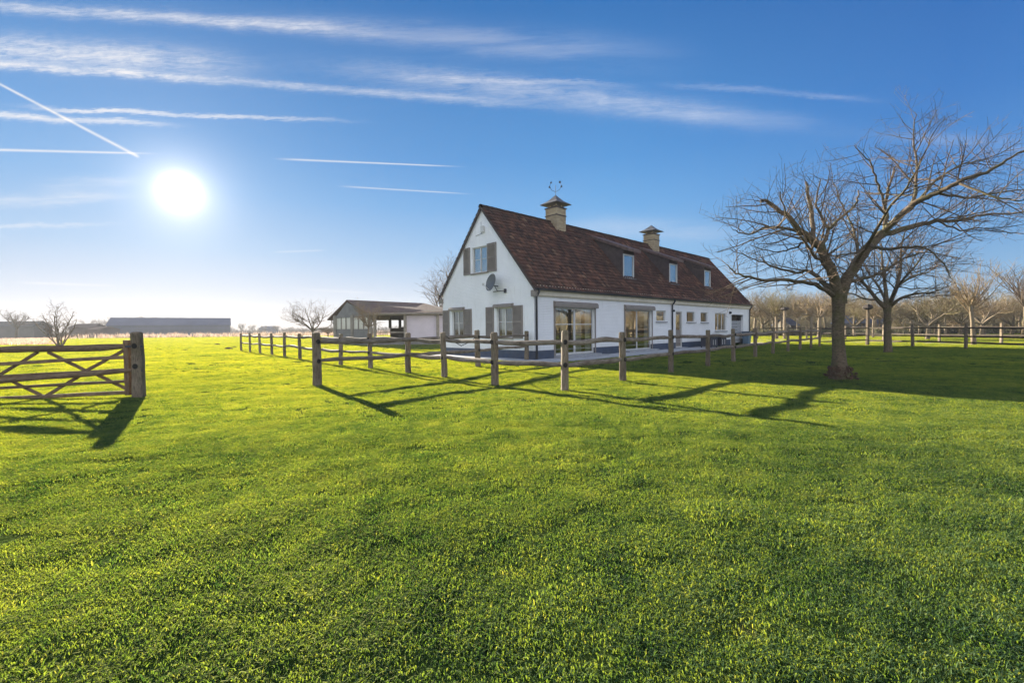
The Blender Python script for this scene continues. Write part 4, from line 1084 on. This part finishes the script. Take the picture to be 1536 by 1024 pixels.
# procedural variants (unit: metres, base at origin)
def variant(seed, kind):
    T = Tree(seed, 5.5 if kind in ('parkland',) else 2.4); r = T.r
    if kind == 'burst':      # pollarded fruit tree, upright whips
        h = 2.6; tp = T.poly((0, 0, -.1), (r.uniform(-.08, .08), r.uniform(-.08, .08), 1), h, 5, .05, 0)
        T.big.tube(tp, [.15, .125, .11, .105, .10, .10], 7)
        for i in range(13):
            a_ = 6.283 * i / 13 + r.random(); d = Vector((math.cos(a_) * r.uniform(.3, 1.1), math.sin(a_) * r.uniform(.3, 1.1), 1))
            q = T.poly(tp[-1] - Vector((0, 0, r.uniform(0, .5))), d, r.uniform(1.6, 3.1), 6, .10, .06)
            T.grow(q, .040, .008, 1, (0, 3.8, 3.4), (0, 1.3, .6), (.3, .5, .3), .11, .1, (5, 4, 3, 3), .8, .04)
    elif kind == 'open':     # low fork, spreading
        h = 1.2; tp = T.poly((0, 0, -.1), (0, 0, 1), h, 4, .06, 0); T.big.tube(tp, [.17, .15, .13, .12, .12], 7)
        for i in range(6):
            a_ = 6.283 * i / 6 + r.random() * .7; d = Vector((math.cos(a_), math.sin(a_), r.uniform(.6, 1.3)))
            q = T.poly(tp[-1], d, r.uniform(2.2, 3.2), 8, .26, .06)
            T.grow(q, .075, .015, 0, (3.4, 4.2, 4.0), (1.5, .9, .5), (.3, .3, .2), .16, .25, (5, 4, 3, 3), .95, .04)
    elif kind == 'fluffy':   # dense tan crown of fine twigs
        h = 1.6; tp = T.poly((0, 0, -.1), (0, 0, 1), h, 4, .06, 0); T.big.tube(tp, [.13, .11, .10, .095, .09], 7)
        for i in range(9):
            a_ = 6.283 * i / 9 + r.random() * .7; d = Vector((math.cos(a_), math.sin(a_), r.uniform(.3, 1.5)))
            q = T.poly(tp[-1], d, r.uniform(1.5, 2.3), 6, .15, .03)
            T.grow(q, .05, .012, 0, (4.5, 5, 4), (.95, .6, .35), (.25, .2, .1), .16, .15, (5, 3, 3, 3), 1.0, .035)
    elif kind == 'shrub':
        for i in range(9):
            a_ = 6.283 * i / 9 + r.random() * .5; d = Vector((math.cos(a_) * .5, math.sin(a_) * .5, 1))
            q = T.poly((0.12 * math.cos(a_), .12 * math.sin(a_), -.05), d, r.uniform(2.0, 3.0), 9, .20, .05)
            T.grow(q, .045, .012, 0, (3.4, 4.0, 3.0), (1.0, .5, .28), (.35, .25, .1), .25, .25, (5, 4, 3, 3), .9, .03)
    elif kind == 'parkland': # tall round-headed far tree
        h = 2.0; tp = T.poly((0, 0, -.1), (0, 0, 1), h, 4, .05, 0); T.big.tube(tp, [.24, .2, .18, .17, .16], 6)
        for i in range(8):
            a_ = 6.283 * i / 8 + r.random(); d = Vector((math.cos(a_) * .8, math.sin(a_) * .8, r.uniform(.5, 1.6)))
            q = T.poly(tp[-1], d, r.uniform(2.4, 3.4), 6, .14, .04)
            T.grow(q, .09, .025, 0, (3.4, 4.0), (1.3, .8), (.25, .2), .16, .25, (5, 3, 3), .95, .05)
    return T.meshes()
VAR = {}
for nm, sd, kd in (('burst_a', 1, 'burst'), ('burst_b', 2, 'burst'), ('open_a', 3, 'open'), ('open_b', 4, 'open'), ('fluffy_a', 5, 'fluffy'), ('fluffy_b', 6, 'fluffy'), ('shrub_a', 7, 'shrub'), ('park_a', 8, 'parkland'), ('park_b', 9, 'parkland')):
    VAR[nm] = variant(sd, kd)
VHX = {'burst': 5.2, 'open': 4.4, 'fluffy': 4.0, 'shrub': 3.4, 'park': 5.6}
matvar = {}
def topz(var):
    zs = np.array([v_.co.z for me_ in VAR[var] for v_ in me_.vertices]); return float(np.percentile(zs, 99.7))
VH = {k_: topz(k_) for k_ in VAR}
def place_tree(var, px, pyb, pyt, label, bm='bark', tm='twig', name='bare_tree', group=None, cat='tree', d=None, wscale=1.0, rz=None):
    P = ground(px, pyb) if d is None else at(px, pyb, d)
    P.z = 0
    D_ = P.y; hgt = at(px, pyt, D_).z
    s = hgt / VH[var]
    key = (var, bm, tm)
    if key not in matvar:
        a, c = VAR[var]; a = a.copy(); c = c.copy(); a.materials.append(M[bm]); c.materials.append(M[tm]); matvar[key] = (a, c)
    a, c = matvar[key]
    o = empty(name, P, rz if rz is not None else rnd.uniform(0, 6), label, cat, group); o.scale = (s * wscale, s * wscale, s)
    link('trunk', a, None, o); link('crown', c, None, o); return o
# garden side, right
place_tree('burst_a', 1461, 517, 385, 'pale trunked pollard tree with a burst of upright shoots, behind the three rail fence', 'bark_pale', 'twig_tan')
place_tree('open_a', 1391, 509, 432, 'low forking tree with a pale trunk between the two far fence posts', 'bark_pale', 'twig_olive', wscale=1.1)
place_tree('open_b', 1440, 506, 415, 'dark forked tree just left of the pale trunked pollard tree', 'bark', 'twig', wscale=.8)
place_tree('burst_b', 1534, 508, 384, 'dark branching tree cut by the right edge of the picture', 'bark', 'twig', wscale=1.1)
place_tree('fluffy_a', 1229, 507, 428, 'tan twiggy tree with pale limbs just left of the large tree trunk', 'bark_pale', 'twig_tan', wscale=1.15)
place_tree('burst_a', 1165, 508, 424, 'pale tree with upright shoots just right of the house end, behind the tall capped post', 'bark_pale', 'twig_olive', wscale=1.2, rz=1.0)
place_tree('fluffy_b', 1310, 506, 440, 'thin pale trunked tree with brown twigs beside the capped post under the big tree', 'bark_pale', 'twig_tan', wscale=.8)
place_tree('burst_b', 1419, 506, 418, 'slender pale tree between the low forking tree and the dark forked tree', 'bark_pale', 'twig_olive', wscale=.8, rz=2)
place_tree('open_b', 1282, 505, 438, 'pale leaning tree seen just right of the large tree trunk', 'bark_pale', 'twig_olive', rz=1)
kinds = ['burst_a', 'fluffy_a', 'open_a', 'burst_b', 'fluffy_b', 'open_b']
rr2 = random.Random(99)
for i in range(34):
    px = 1132 + i * 13.6 + rr2.uniform(-5, 5); v_ = rr2.choice(kinds); base = rr2.uniform(500.5, 503.5) - (px - 1100) * .004
    place_tree(v_, px, base, rr2.uniform(432, 452), 'leafless orchard tree in the brown row far behind the fences on the right', rr2.choice(['bark_pale', 'bark']), rr2.choice(['twig_tan', 'twig_olive', 'twig_tan']), group='orchard trees beyond the track', name='orchard_tree', wscale=rr2.uniform(1.0, 1.3))
for i in range(9):
    P_ = Vector((rr2.uniform(44, 66), 4 + i * 5.2, 0)); o_ = place_tree(kinds[i % 6], 1500, 505, 440, 'leafless orchard tree standing to the right of the lawn, outside the fence', 'bark_pale', 'twig_tan', group='orchard trees right of the lawn', name='orchard_tree'); o_.location = P_; o_.scale = (1.1, 1.1, 1.1)
# left side
place_tree('shrub_a', 90, 518.5, 452, 'bushy multi-stemmed bare shrub rising behind the field gate', 'bark', 'twig', name='bare_shrub', cat='shrub', wscale=.95, rz=.4)
place_tree('open_a', 471, 512, 450, 'small bare tree standing behind the left run of the fence, left of the stable', 'bark', 'twig', wscale=1.15, rz=2.2)
place_tree('open_b', 676, 512, 386, 'bare tree showing above the stable roof, half hidden by the white gable', 'bark', 'twig', wscale=.85, d=48)
place_tree('fluffy_a', 553, 519, 448, 'tan drooping shrubby tree in front of the stable roof', 'bark_pale', 'twig_tan', wscale=.62)
place_tree('fluffy_b', 492, 509, 488, 'low brown bush left of the stable', 'bark', 'twig_tan', name='bush', cat='bush', wscale=1.5)
place_tree('park_a', 24, 505, 463, 'round-headed far tree above the low farm building at the left edge', 'bark', 'twig', d=110, wscale=1.1)
for px, pyt, d in ((55, 479, 150), (135, 478, 190), (170, 474, 190), (195, 473, 200), (222, 472, 200), (247, 474, 200), (268, 475, 205), (290, 476, 210), (363, 483, 230), (379, 485, 240), (397, 487, 260), (415, 486, 260), (437, 489, 260), (153, 476, 185), (310, 479, 230), (345, 488, 260), (105, 483, 170)):
    place_tree('park_a' if px % 2 else 'park_b', px, 500, pyt, 'small hazy leafless tree on the far skyline at the left', 'bark', 'twig', group='far skyline trees', name='skyline_tree', d=d, wscale=1.1 if px != 268 else 1.4)
# tall capped posts
M['capdark'] = simple('dark_cap', (0.03, 0.022, 0.018), .9, .3, 5)
def capped_post(px, pb, pt_, w, capw, label):
    P = ground(px, pb); h = at(px, pt_, P.y).z
    o = empty('capped_post', P, .3, label, 'post')
    m_ = post_mesh(h - .12, w, w, int(px)); link('shaft', m_, M['post'], o)
    b = MB(); b.loops([[Vector((math.cos(2 * math.pi * j / 10) * q * capw * (1 + .12 * math.sin(j * 2.3)), math.sin(2 * math.pi * j / 10) * q * capw * (1 + .12 * math.sin(j * 2.3)), h + z_)) for j in range(10)] for q, z_ in ((.25, -.32), (.5, -.22), (.42, -.08), (.2, 0.0))]); b.build('cap', M['capdark'], o)
capped_post(1176.5, 508.5, 460.5, .19, .75, 'tall wooden post with a dark flat cap close to the right end of the house')
capped_post(1301, 517.5, 456.5, .15, .55, 'tall wooden post with a dark cap under the branches, between the two bare trees')
# small outbuildings at the right
def gabled(name, px0, px1, pyb_d, py_eave, py_ridge, depth, wm, rm, label, cat, windows=0, group=None, ang=0.0, hip=0.0, LL=None):
    d = pyb_d; A = at(px0, 495, d); B = at(px1, 495, d); L_ = LL or (B - A).length; ez = at((px0 + px1) / 2, py_eave, d).z; hz = at(px0 if LL else (px0 + px1) / 2, py_ridge, d + depth / 2).z
    o = empty(name, (A.x, A.y, 0), ang, label, cat, group)
    b = MB(); b.box(0, L_, 0, depth, 0, ez); b.prism([Vector((0, 0, ez)), Vector((0, depth, ez)), Vector((0, depth / 2, hz - .05))], (L_, 0, 0)); b.build('wall', M[wm], o, fix=True)
    b = MB(); y0 = -.3; th = .12
    b.prism([Vector((-.2, y0, ez - .1)), Vector((-.2, y0, ez)), Vector((-.2 , depth / 2, hz + .08)), Vector((-.2, depth / 2, hz - .04))], (L_ + .4 - hip, 0, 0))
    b.prism([Vector((-.2, depth - y0, ez - .1)), Vector((-.2, depth / 2, hz - .04)), Vector((-.2, depth / 2, hz + .08)), Vector((-.2, depth - y0, ez))], (L_ + .4 - hip, 0, 0))
    b.build('roof', M[rm], o, fix=True)
    for i in range(windows):
        u_ = L_ * (i + .5) / windows; b = MB(); b.box(u_ - L_ / windows * .3, u_ + L_ / windows * .3, -.05, -.002, ez * .35, ez * .8); b.build('window', M['farmgrey'], o)
    return o
M['barnwall'] = simple('weathered_wall', (0.12, 0.115, 0.13), 0.8, 0.15, .5)
gabled('shed', 1186, 1196, 62, 487, 477.5, 4, 'farmgrey', 'farmroof', 'small grey shed with a pointed roof beyond the track', 'shed')
gabled('outbuilding', 1266, 1330, 66, 484, 474, 2.2, 'barnwall', 'farmroof', 'long pale outbuilding with upright bars behind the bare trees', 'outbuilding', windows=7)
gabled('outbuilding', 1480, 1600, 85, 483, 470, 9, 'farmbrown', 'farmbrown', 'brownish low building behind the trees at the right edge', 'outbuilding', windows=3)
# far farm buildings, left
fb = gabled('long_barn', 160, 343, 130, 487, 476.8, 13, 'farmwall', 'farmroof', 'long blue grey agricultural shed across the fields, left of centre', 'barn', ang=R(31.5), LL=30.0)
b = MB(); Lb = 30.0
for i in range(24): b.box(Lb * (i + .5) / 24 - .12, Lb * (i + .5) / 24 + .12, -.08, -.004, 0, 3.0)
b.box(0, Lb, -.12, -.084, 2.2, 2.7); b.build('wall_rib', M['farmroof'], fb)
gabled('farm_building', -60, 50, 120, 490, 482.5, 5, 'farmgrey', 'farmgrey', 'low grey brown farm building at the far left edge behind the shrub', 'building')
gabled('farm_building', 104, 137, 126, 491, 486, 5, 'farmbrown', 'farmbrown', 'small brownish farm building just left of the long blue grey shed', 'building')
gabled('farm_building', 128, 150, 118, 494, 490.5, 6, 'farmbrown', 'farmbrown', 'lowest brown lean-to shed nearest the long blue grey shed', 'shed')
gabled('farm_building', 388, 404, 260, 492, 489, 10, 'farmroof', 'farmroof', 'tiny hazy barn on the skyline above the fence end', 'barn')

# ------------------------------------------------------------------ reeds, thicket, rough field (uncountable)
def brush(name, label, cat, spots, n, hgt, spread, rad, mat, seed, lean=.25):
    r = random.Random(seed); b = MB()
    for (x, y_, s) in spots:
        for i in range(n):
            a = r.uniform(0, 6.283); q = spread * math.sqrt(r.random()) * s; bx, by = x + q * math.cos(a), y_ + q * math.sin(a)
            h = hgt * s * r.uniform(.45, 1.1); l = lean * h
            p = Vector((bx, by, 0)); m1 = p + Vector((r.gauss(0, l * .3), r.gauss(0, l * .3), h * .5)); t_ = m1 + Vector((r.gauss(0, l), r.gauss(0, l), h * .5))
            w = Vector((math.cos(a), math.sin(a), 0)) * rad * r.uniform(.6, 1.4); k = len(b.v)
            b.v += [tuple(p - w), tuple(p + w), tuple(m1 + w * .8), tuple(m1 - w * .8), tuple(t_)]; b.f += [(k, k + 1, k + 2, k + 3), (k + 3, k + 2, k + 4)]
            if lean > .3:
                for jj in range(5):
                    f_ = r.uniform(.25, .95); p2 = p.lerp(t_, f_); q2 = p2 + Vector((r.gauss(0, .5), r.gauss(0, .5), r.uniform(.1, .9))) * h * .28
                    w2 = w * .6; k = len(b.v); b.v += [tuple(p2 - w2), tuple(p2 + w2), tuple(q2)]; b.f.append((k, k + 1, k + 2))
    o = b.build(name, mat); tag(o, label, cat, kind='stuff'); return o
r = random.Random(50); rr3 = random.Random(51)
spots = [(at(px, 500, 112 + r.uniform(-6, 6)).x, 112 + r.uniform(-6, 6), r.uniform(.7, 1.25)) for px in np.arange(140, 660, 1.6)]
brush('reeds', 'band of pale dry reeds along the far edge of the green field', 'reeds', spots, 14, 1.15, 1.0, .05, M['reed'], 51)
spots = []
for i in range(900):
    d = r.uniform(50, 112); px = r.uniform(-60, 70 + (d - 50) * .9 * r.random()); spots.append((at(px, 500, d).x, d, r.uniform(.5, 1.1)))
brush('rough_grass', 'pinkish brown rough dry grass behind the gate at the far left', 'dry grass', spots, 12, .40, 1.3, .04, M['reed'], 52)
spots = [(at(px, 495, d).x, d, r.uniform(.6, 1.2)) for px in np.arange(1118, 1640, 1.9) for d in (r.uniform(78, 98), r.uniform(100, 125))]
spots += [(rr3.uniform(74, 100), rr3.uniform(-5, 85), rr3.uniform(.7, 1.25)) for i in range(260)]
brush('thicket', 'brown leafless thicket closing the view behind the orchard', 'thicket', spots, 46, 4.6, 2.0, .045, M['twig_olive'], 53, .45)
spots = [(at(px, 495, d).x, d, r.uniform(.6, 1.3)) for px in np.arange(-60, 160, 2.5) for d in (r.uniform(125, 140),)]
brush('far_hedge', 'low grey brown hedge below the farm buildings at the left', 'hedge', spots, 30, 1.8, 1.8, .06, M['twig'], 54, .45)
spots = [(at(px, 495, d).x, d, r.uniform(.5, 1.2)) for px in np.arange(330, 700, 2.5) for d in (r.uniform(250, 300),)]
brush('far_hedge', 'hazy strip of hedges along the horizon behind the fence end', 'hedge', spots, 24, 3.5, 4, .14, M['twig'], 55, .45)
spots = [(at(px, 495, d).x, d, r.uniform(.7, 1.1)) for px in np.arange(1118, 1640, 2.0) for d in (r.uniform(58, 62),)]
brush('hedge', 'low dark hedge at the foot of the orchard beyond the track', 'hedge', spots, 26, .9, 1.0, .05, M['hedge'], 56, .4)

# ------------------------------------------------------------------ haze
HAZE = True
if HAZE:
    b = MB(); b.box(-330, 330, -25, 420, -1.2, 14.5); hz_ = b.build('haze', None); tag(hz_, kind='stuff')
    m = bpy.data.materials.new('haze_air'); m.use_nodes = True; nt = m.node_tree; nt.nodes.clear(); t = NT(nt); out = t.n('ShaderNodeOutputMaterial')
    pv = t.n('ShaderNodeVolumePrincipled', inp={'Color': (0.90, 0.94, 1.0, 1), 'Density': 0.00045, 'Anisotropy': 0.1}); t.set(out.inputs['Volume'], pv.outputs[0]); hz_.data.materials.append(m)

# ------------------------------------------------------------------ sky
w = bpy.data.worlds.new('World'); scene.world = w; w.use_nodes = True; nt = w.node_tree; nt.nodes.clear(); t = NT(nt)
out = t.n('ShaderNodeOutputWorld'); bg = t.n('ShaderNodeBackground'); t.set(out.inputs[0], bg)
sky = t.n('ShaderNodeTexSky'); sky.sky_type = 'NISHITA'; sky.sun_disc = False; sky.sun_elevation = SEL; sky.sun_rotation = SAZ
sky.air_density = 1.0; sky.dust_density = 0.6; sky.ozone_density = 2.2
tc = t.n('ShaderNodeTexCoord').outputs['Generated']
dirn = t.vm('NORMALIZE', tc)
sx = t.n('ShaderNodeSeparateXYZ'); t.set(sx.inputs[0], dirn)
SKYSTR = 0.10
base = t.vm('MULTIPLY', sky.outputs[0], (SKYSTR * 0.75, SKYSTR * 0.95, SKYSTR * 1.25))
# gnomonic cloud-layer coordinates (fixed in the world)
yy = t.m('MAXIMUM', sx.outputs[1], 0.02)
gu = t.m('DIVIDE', sx.outputs[0], yy); gv_ = t.m('DIVIDE', sx.outputs[2], yy)
front = t.mapr(sx.outputs[1], 0.05, 0.25)
def uv(px, py):
    q = ray(px, py); return q.x / q.y, q.z / q.y
guv = t.n('ShaderNodeCombineXYZ'); t.set(guv.inputs[0], gu); t.set(guv.inputs[1], gv_)
rot = t.n('ShaderNodeMapping'); t.set(rot.inputs[0], guv.outputs[0]); rot.inputs[2].default_value = (0, 0, R(-28)); rot.inputs[3].default_value = (14, 90, 1)
fib = t.m('ADD', t.m('MULTIPLY', t.noise(rot.outputs[0], 1.3, 6, 0.68, 0.8), .62), t.m('MULTIPLY', t.noise(guv.outputs[0], 14, 5, .6), .38))
rot2 = t.n('ShaderNodeMapping'); t.set(rot2.inputs[0], guv.outputs[0]); rot2.inputs[2].default_value = (0, 0, R(4)); rot2.inputs[3].default_value = (3.5, 34, 1)
strk = t.noise(rot2.outputs[0], 1.0, 6, 0.62, 0.4)
puf = t.noise(guv.outputs[0], 9.0, 5, 0.6, 0.3)
warp = t.m('ADD', t.m('MULTIPLY', t.m('SUBTRACT', puf, 0.5), 0.020), t.m('MULTIPLY', t.m('SUBTRACT', t.noise(rot.outputs[0], 2.6, 5, .7, .6), 0.5), 0.020))
gvw = t.m('ADD', gv_, warp)
total = None
def streak(p, q, w0, w1, a, rough=0.5, fade0=0.05, fade1=0.25, tex='s'):
    global total
    u0, v0 = uv(*p); u1, v1 = uv(*q); L = math.hypot(u1 - u0, v1 - v0); dx, dy = (u1 - u0) / L, (v1 - v0) / L
    V_ = gvw if rough > .3 else gv_
    du = t.m('SUBTRACT', gu, u0); dv = t.m('SUBTRACT', V_, v0)
    al = t.m('DIVIDE', t.m('ADD', t.m('MULTIPLY', du, dx), t.m('MULTIPLY', dv, dy)), L)
    s = t.m('SUBTRACT', t.m('MULTIPLY', dv, dx), t.m('MULTIPLY', du, dy))
    wd = t.mapr(al, 0, 1, w0 / F, w1 / F)
    e = t.m('DIVIDE', s, wd); g_ = t.m('EXPONENT', t.m('MULTIPLY', t.m('MULTIPLY', e, e), -1.0))
    ends = t.m('MULTIPLY', t.n('ShaderNodeMapRange', interpolation_type='SMOOTHSTEP', inp={0: al, 1: -fade0, 2: fade0 + .001}).outputs[0], t.n('ShaderNodeMapRange', interpolation_type='SMOOTHSTEP', inp={0: al, 1: 1.0, 2: 1.0 - fade1}).outputs[0])
    x = t.m('MULTIPLY', t.m('MULTIPLY', g_, ends), a)
    if rough > 0:
        tx = fib if tex == 'f' else strk
        x = t.m('MULTIPLY', x, t.mapr(tx, .5 - .14 * rough - .05, .58 + .1 * (1 - rough), 1 - rough, 1.0 + .45 * rough))
    total = x if total is None else t.m('ADD', total, x)
streak((-60, 6), (660, 54), 8, 7, .52, .75, .1, .35, 'f')
streak((350, 30), (1100, 95), 14, 26, .24, .7, .3, .4)
streak((-80, 66), (460, 108), 18, 20, .58, .9, .1, .55, 'f')
streak((-60, 92), (400, 127), 6, 5, .65, .7, .1, .4, 'f')
streak((330, 120), (880, 165), 5, 6, .42, .5, .2, .4, 'f')
streak((560, 108), (1180, 182), 17, 16, .36, .8, .3, .35, 'f')
streak((640, 118), (985, 129), 4, 3, .33, .5, .3, .3)
streak((1030, 128), (1360, 154), 4, 4, .30, .5, .3, .4)
streak((900, 158), (1330, 200), 14, 12, .22, .7, .3, .4)
streak((60, 162), (580, 185), 3.2, 2.4, .75, .4, .15, .5)
streak((-40, 172), (300, 189), 5, 3, .75, .4, .1, .4)
streak((-40, 224), (250, 231), 1.9, 1.2, .85, .15, .05, .3)
streak((-20, 116), (211, 237), 1.7, 2.1, .8, .15, .05, .03)
streak((430, 239), (712, 251), 1.4, .8, .7, .1, .1, .3)
streak((520, 280), (722, 292), 1.2, .8, .5, .1, .1, .3)
streak((415, 378), (495, 375), 1.6, 1.2, .30, .1, .2, .3)
streak((-60, 304), (230, 294), 9, 8, .42, .6, .1, .4)
streak((-40, 341), (200, 335), 3, 3, .45, .4, .1, .4)
streak((40, 424), (190, 429), 2, 1.5, .45, .3, .2, .3)
streak((60, 280), (230, 270), 10, 8, .25, .7, .3, .4)
streak((460, 434), (570, 440), 2, 2, .3, .3, .3, .3)
streak((860, 340), (1140, 352), 16, 12, .30, .7, .4, .4)
streak((1340, 205), (1560, 220), 8, 10, .2, .7, .4, .2)
total = t.m('MULTIPLY', t.m('MULTIPLY', total, front), 0.88, clamp=True)
sd = t.n('ShaderNodeVectorMath', operation='DOT_PRODUCT'); t.set(sd.inputs[0], dirn); sd.inputs[1].default_value = tuple(SUN)
cosv = t.m('MAXIMUM', sd.outputs['Value'], 0.0)
ang = t.m('ARCCOSINE', t.m('MINIMUM', cosv, 1.0))
def gauss(width, amp): 
    q = t.m('DIVIDE', ang, width); return t.m('MULTIPLY', t.m('EXPONENT', t.m('MULTIPLY', t.m('MULTIPLY', q, q), -1.0)), amp)
glow = t.m('ADD', t.m('ADD', gauss(.017, 6.0), gauss(.033, .65)), t.m('ADD', gauss(.065, .40), t.m('MULTIPLY', t.m('EXPONENT', t.m('MULTIPLY', ang, -8.5)), .17)))
# base gradient
elev = sx.outputs[2]
grad = t.ramp(elev, [(0.0, (0.72, 0.77, 0.82)), (0.07, (0.53, 0.67, 0.84)), (0.15, (0.32, 0.55, 0.84)), (0.25, (0.165, 0.42, 0.80)), (0.34, (0.095, 0.325, 0.72)), (0.57, (0.030, 0.180, 0.52)), (1.0, (0.02, 0.13, 0.40))])
az = t.mapr(cosv, 0.25, 1.0)
grad = t.mix(1.0, grad, t.ramp(az, [(0.0, (0.38, 0.63, 0.82)), (0.6, (0.93, 1.0, 1.0)), (1.0, (1.22, 1.03, 0.97))]), 'MULTIPLY')
skyc = t.mix(0.94, base, grad)
# unseen bright sky added behind the viewer to fill the shaded walls
back_fill = t.m('MULTIPLY', t.mapr(sx.outputs[1], 0.05, -0.45), t.mapr(t.noise(t.scalev(dirn, (2, 2, 4)), 1.5, 5, .6), .3, .6, .55, 1.0))
sky_fill = back_fill
skyc = t.mix(t.m('MULTIPLY', sky_fill, .85), skyc, (1.6, 1.72, 1.98))
cl = t.mix(total, skyc, t.mix(t.mapr(cosv, .6, 1.0), (0.66, 0.73, 0.88), (1.0, .97, 0.95)))
gcol = t.n('ShaderNodeCombineColor'); t.set(gcol.inputs[0], t.m('MULTIPLY', glow, 1.0)); t.set(gcol.inputs[1], t.m('MULTIPLY', glow, .86)); t.set(gcol.inputs[2], t.m('MULTIPLY', glow, .66))
fin = t.mix(1.0, cl, gcol.outputs[0], 'ADD')
t.set(bg.inputs[0], fin); bg.inputs[1].default_value = 0.193

sl = bpy.data.lights.new('sun', 'SUN'); so = bpy.data.objects.new('sun', sl); col.objects.link(so)
sl.energy = 5.0; sl.angle = R(0.55); sl.color = (1.0, 0.90, 0.74)
so.rotation_euler = SUN.to_track_quat('Z', 'Y').to_euler(); so.location = SUN * 50

scene.view_settings.view_transform = 'Standard'; scene.view_settings.look = 'None'; scene.view_settings.gamma = 1; scene.view_settings.exposure = 2.35
scene.render.engine = 'CYCLES'
scene.cycles.max_bounces = 5; scene.cycles.diffuse_bounces = 3; scene.cycles.transparent_max_bounces = 12; scene.cycles.volume_bounces = 0
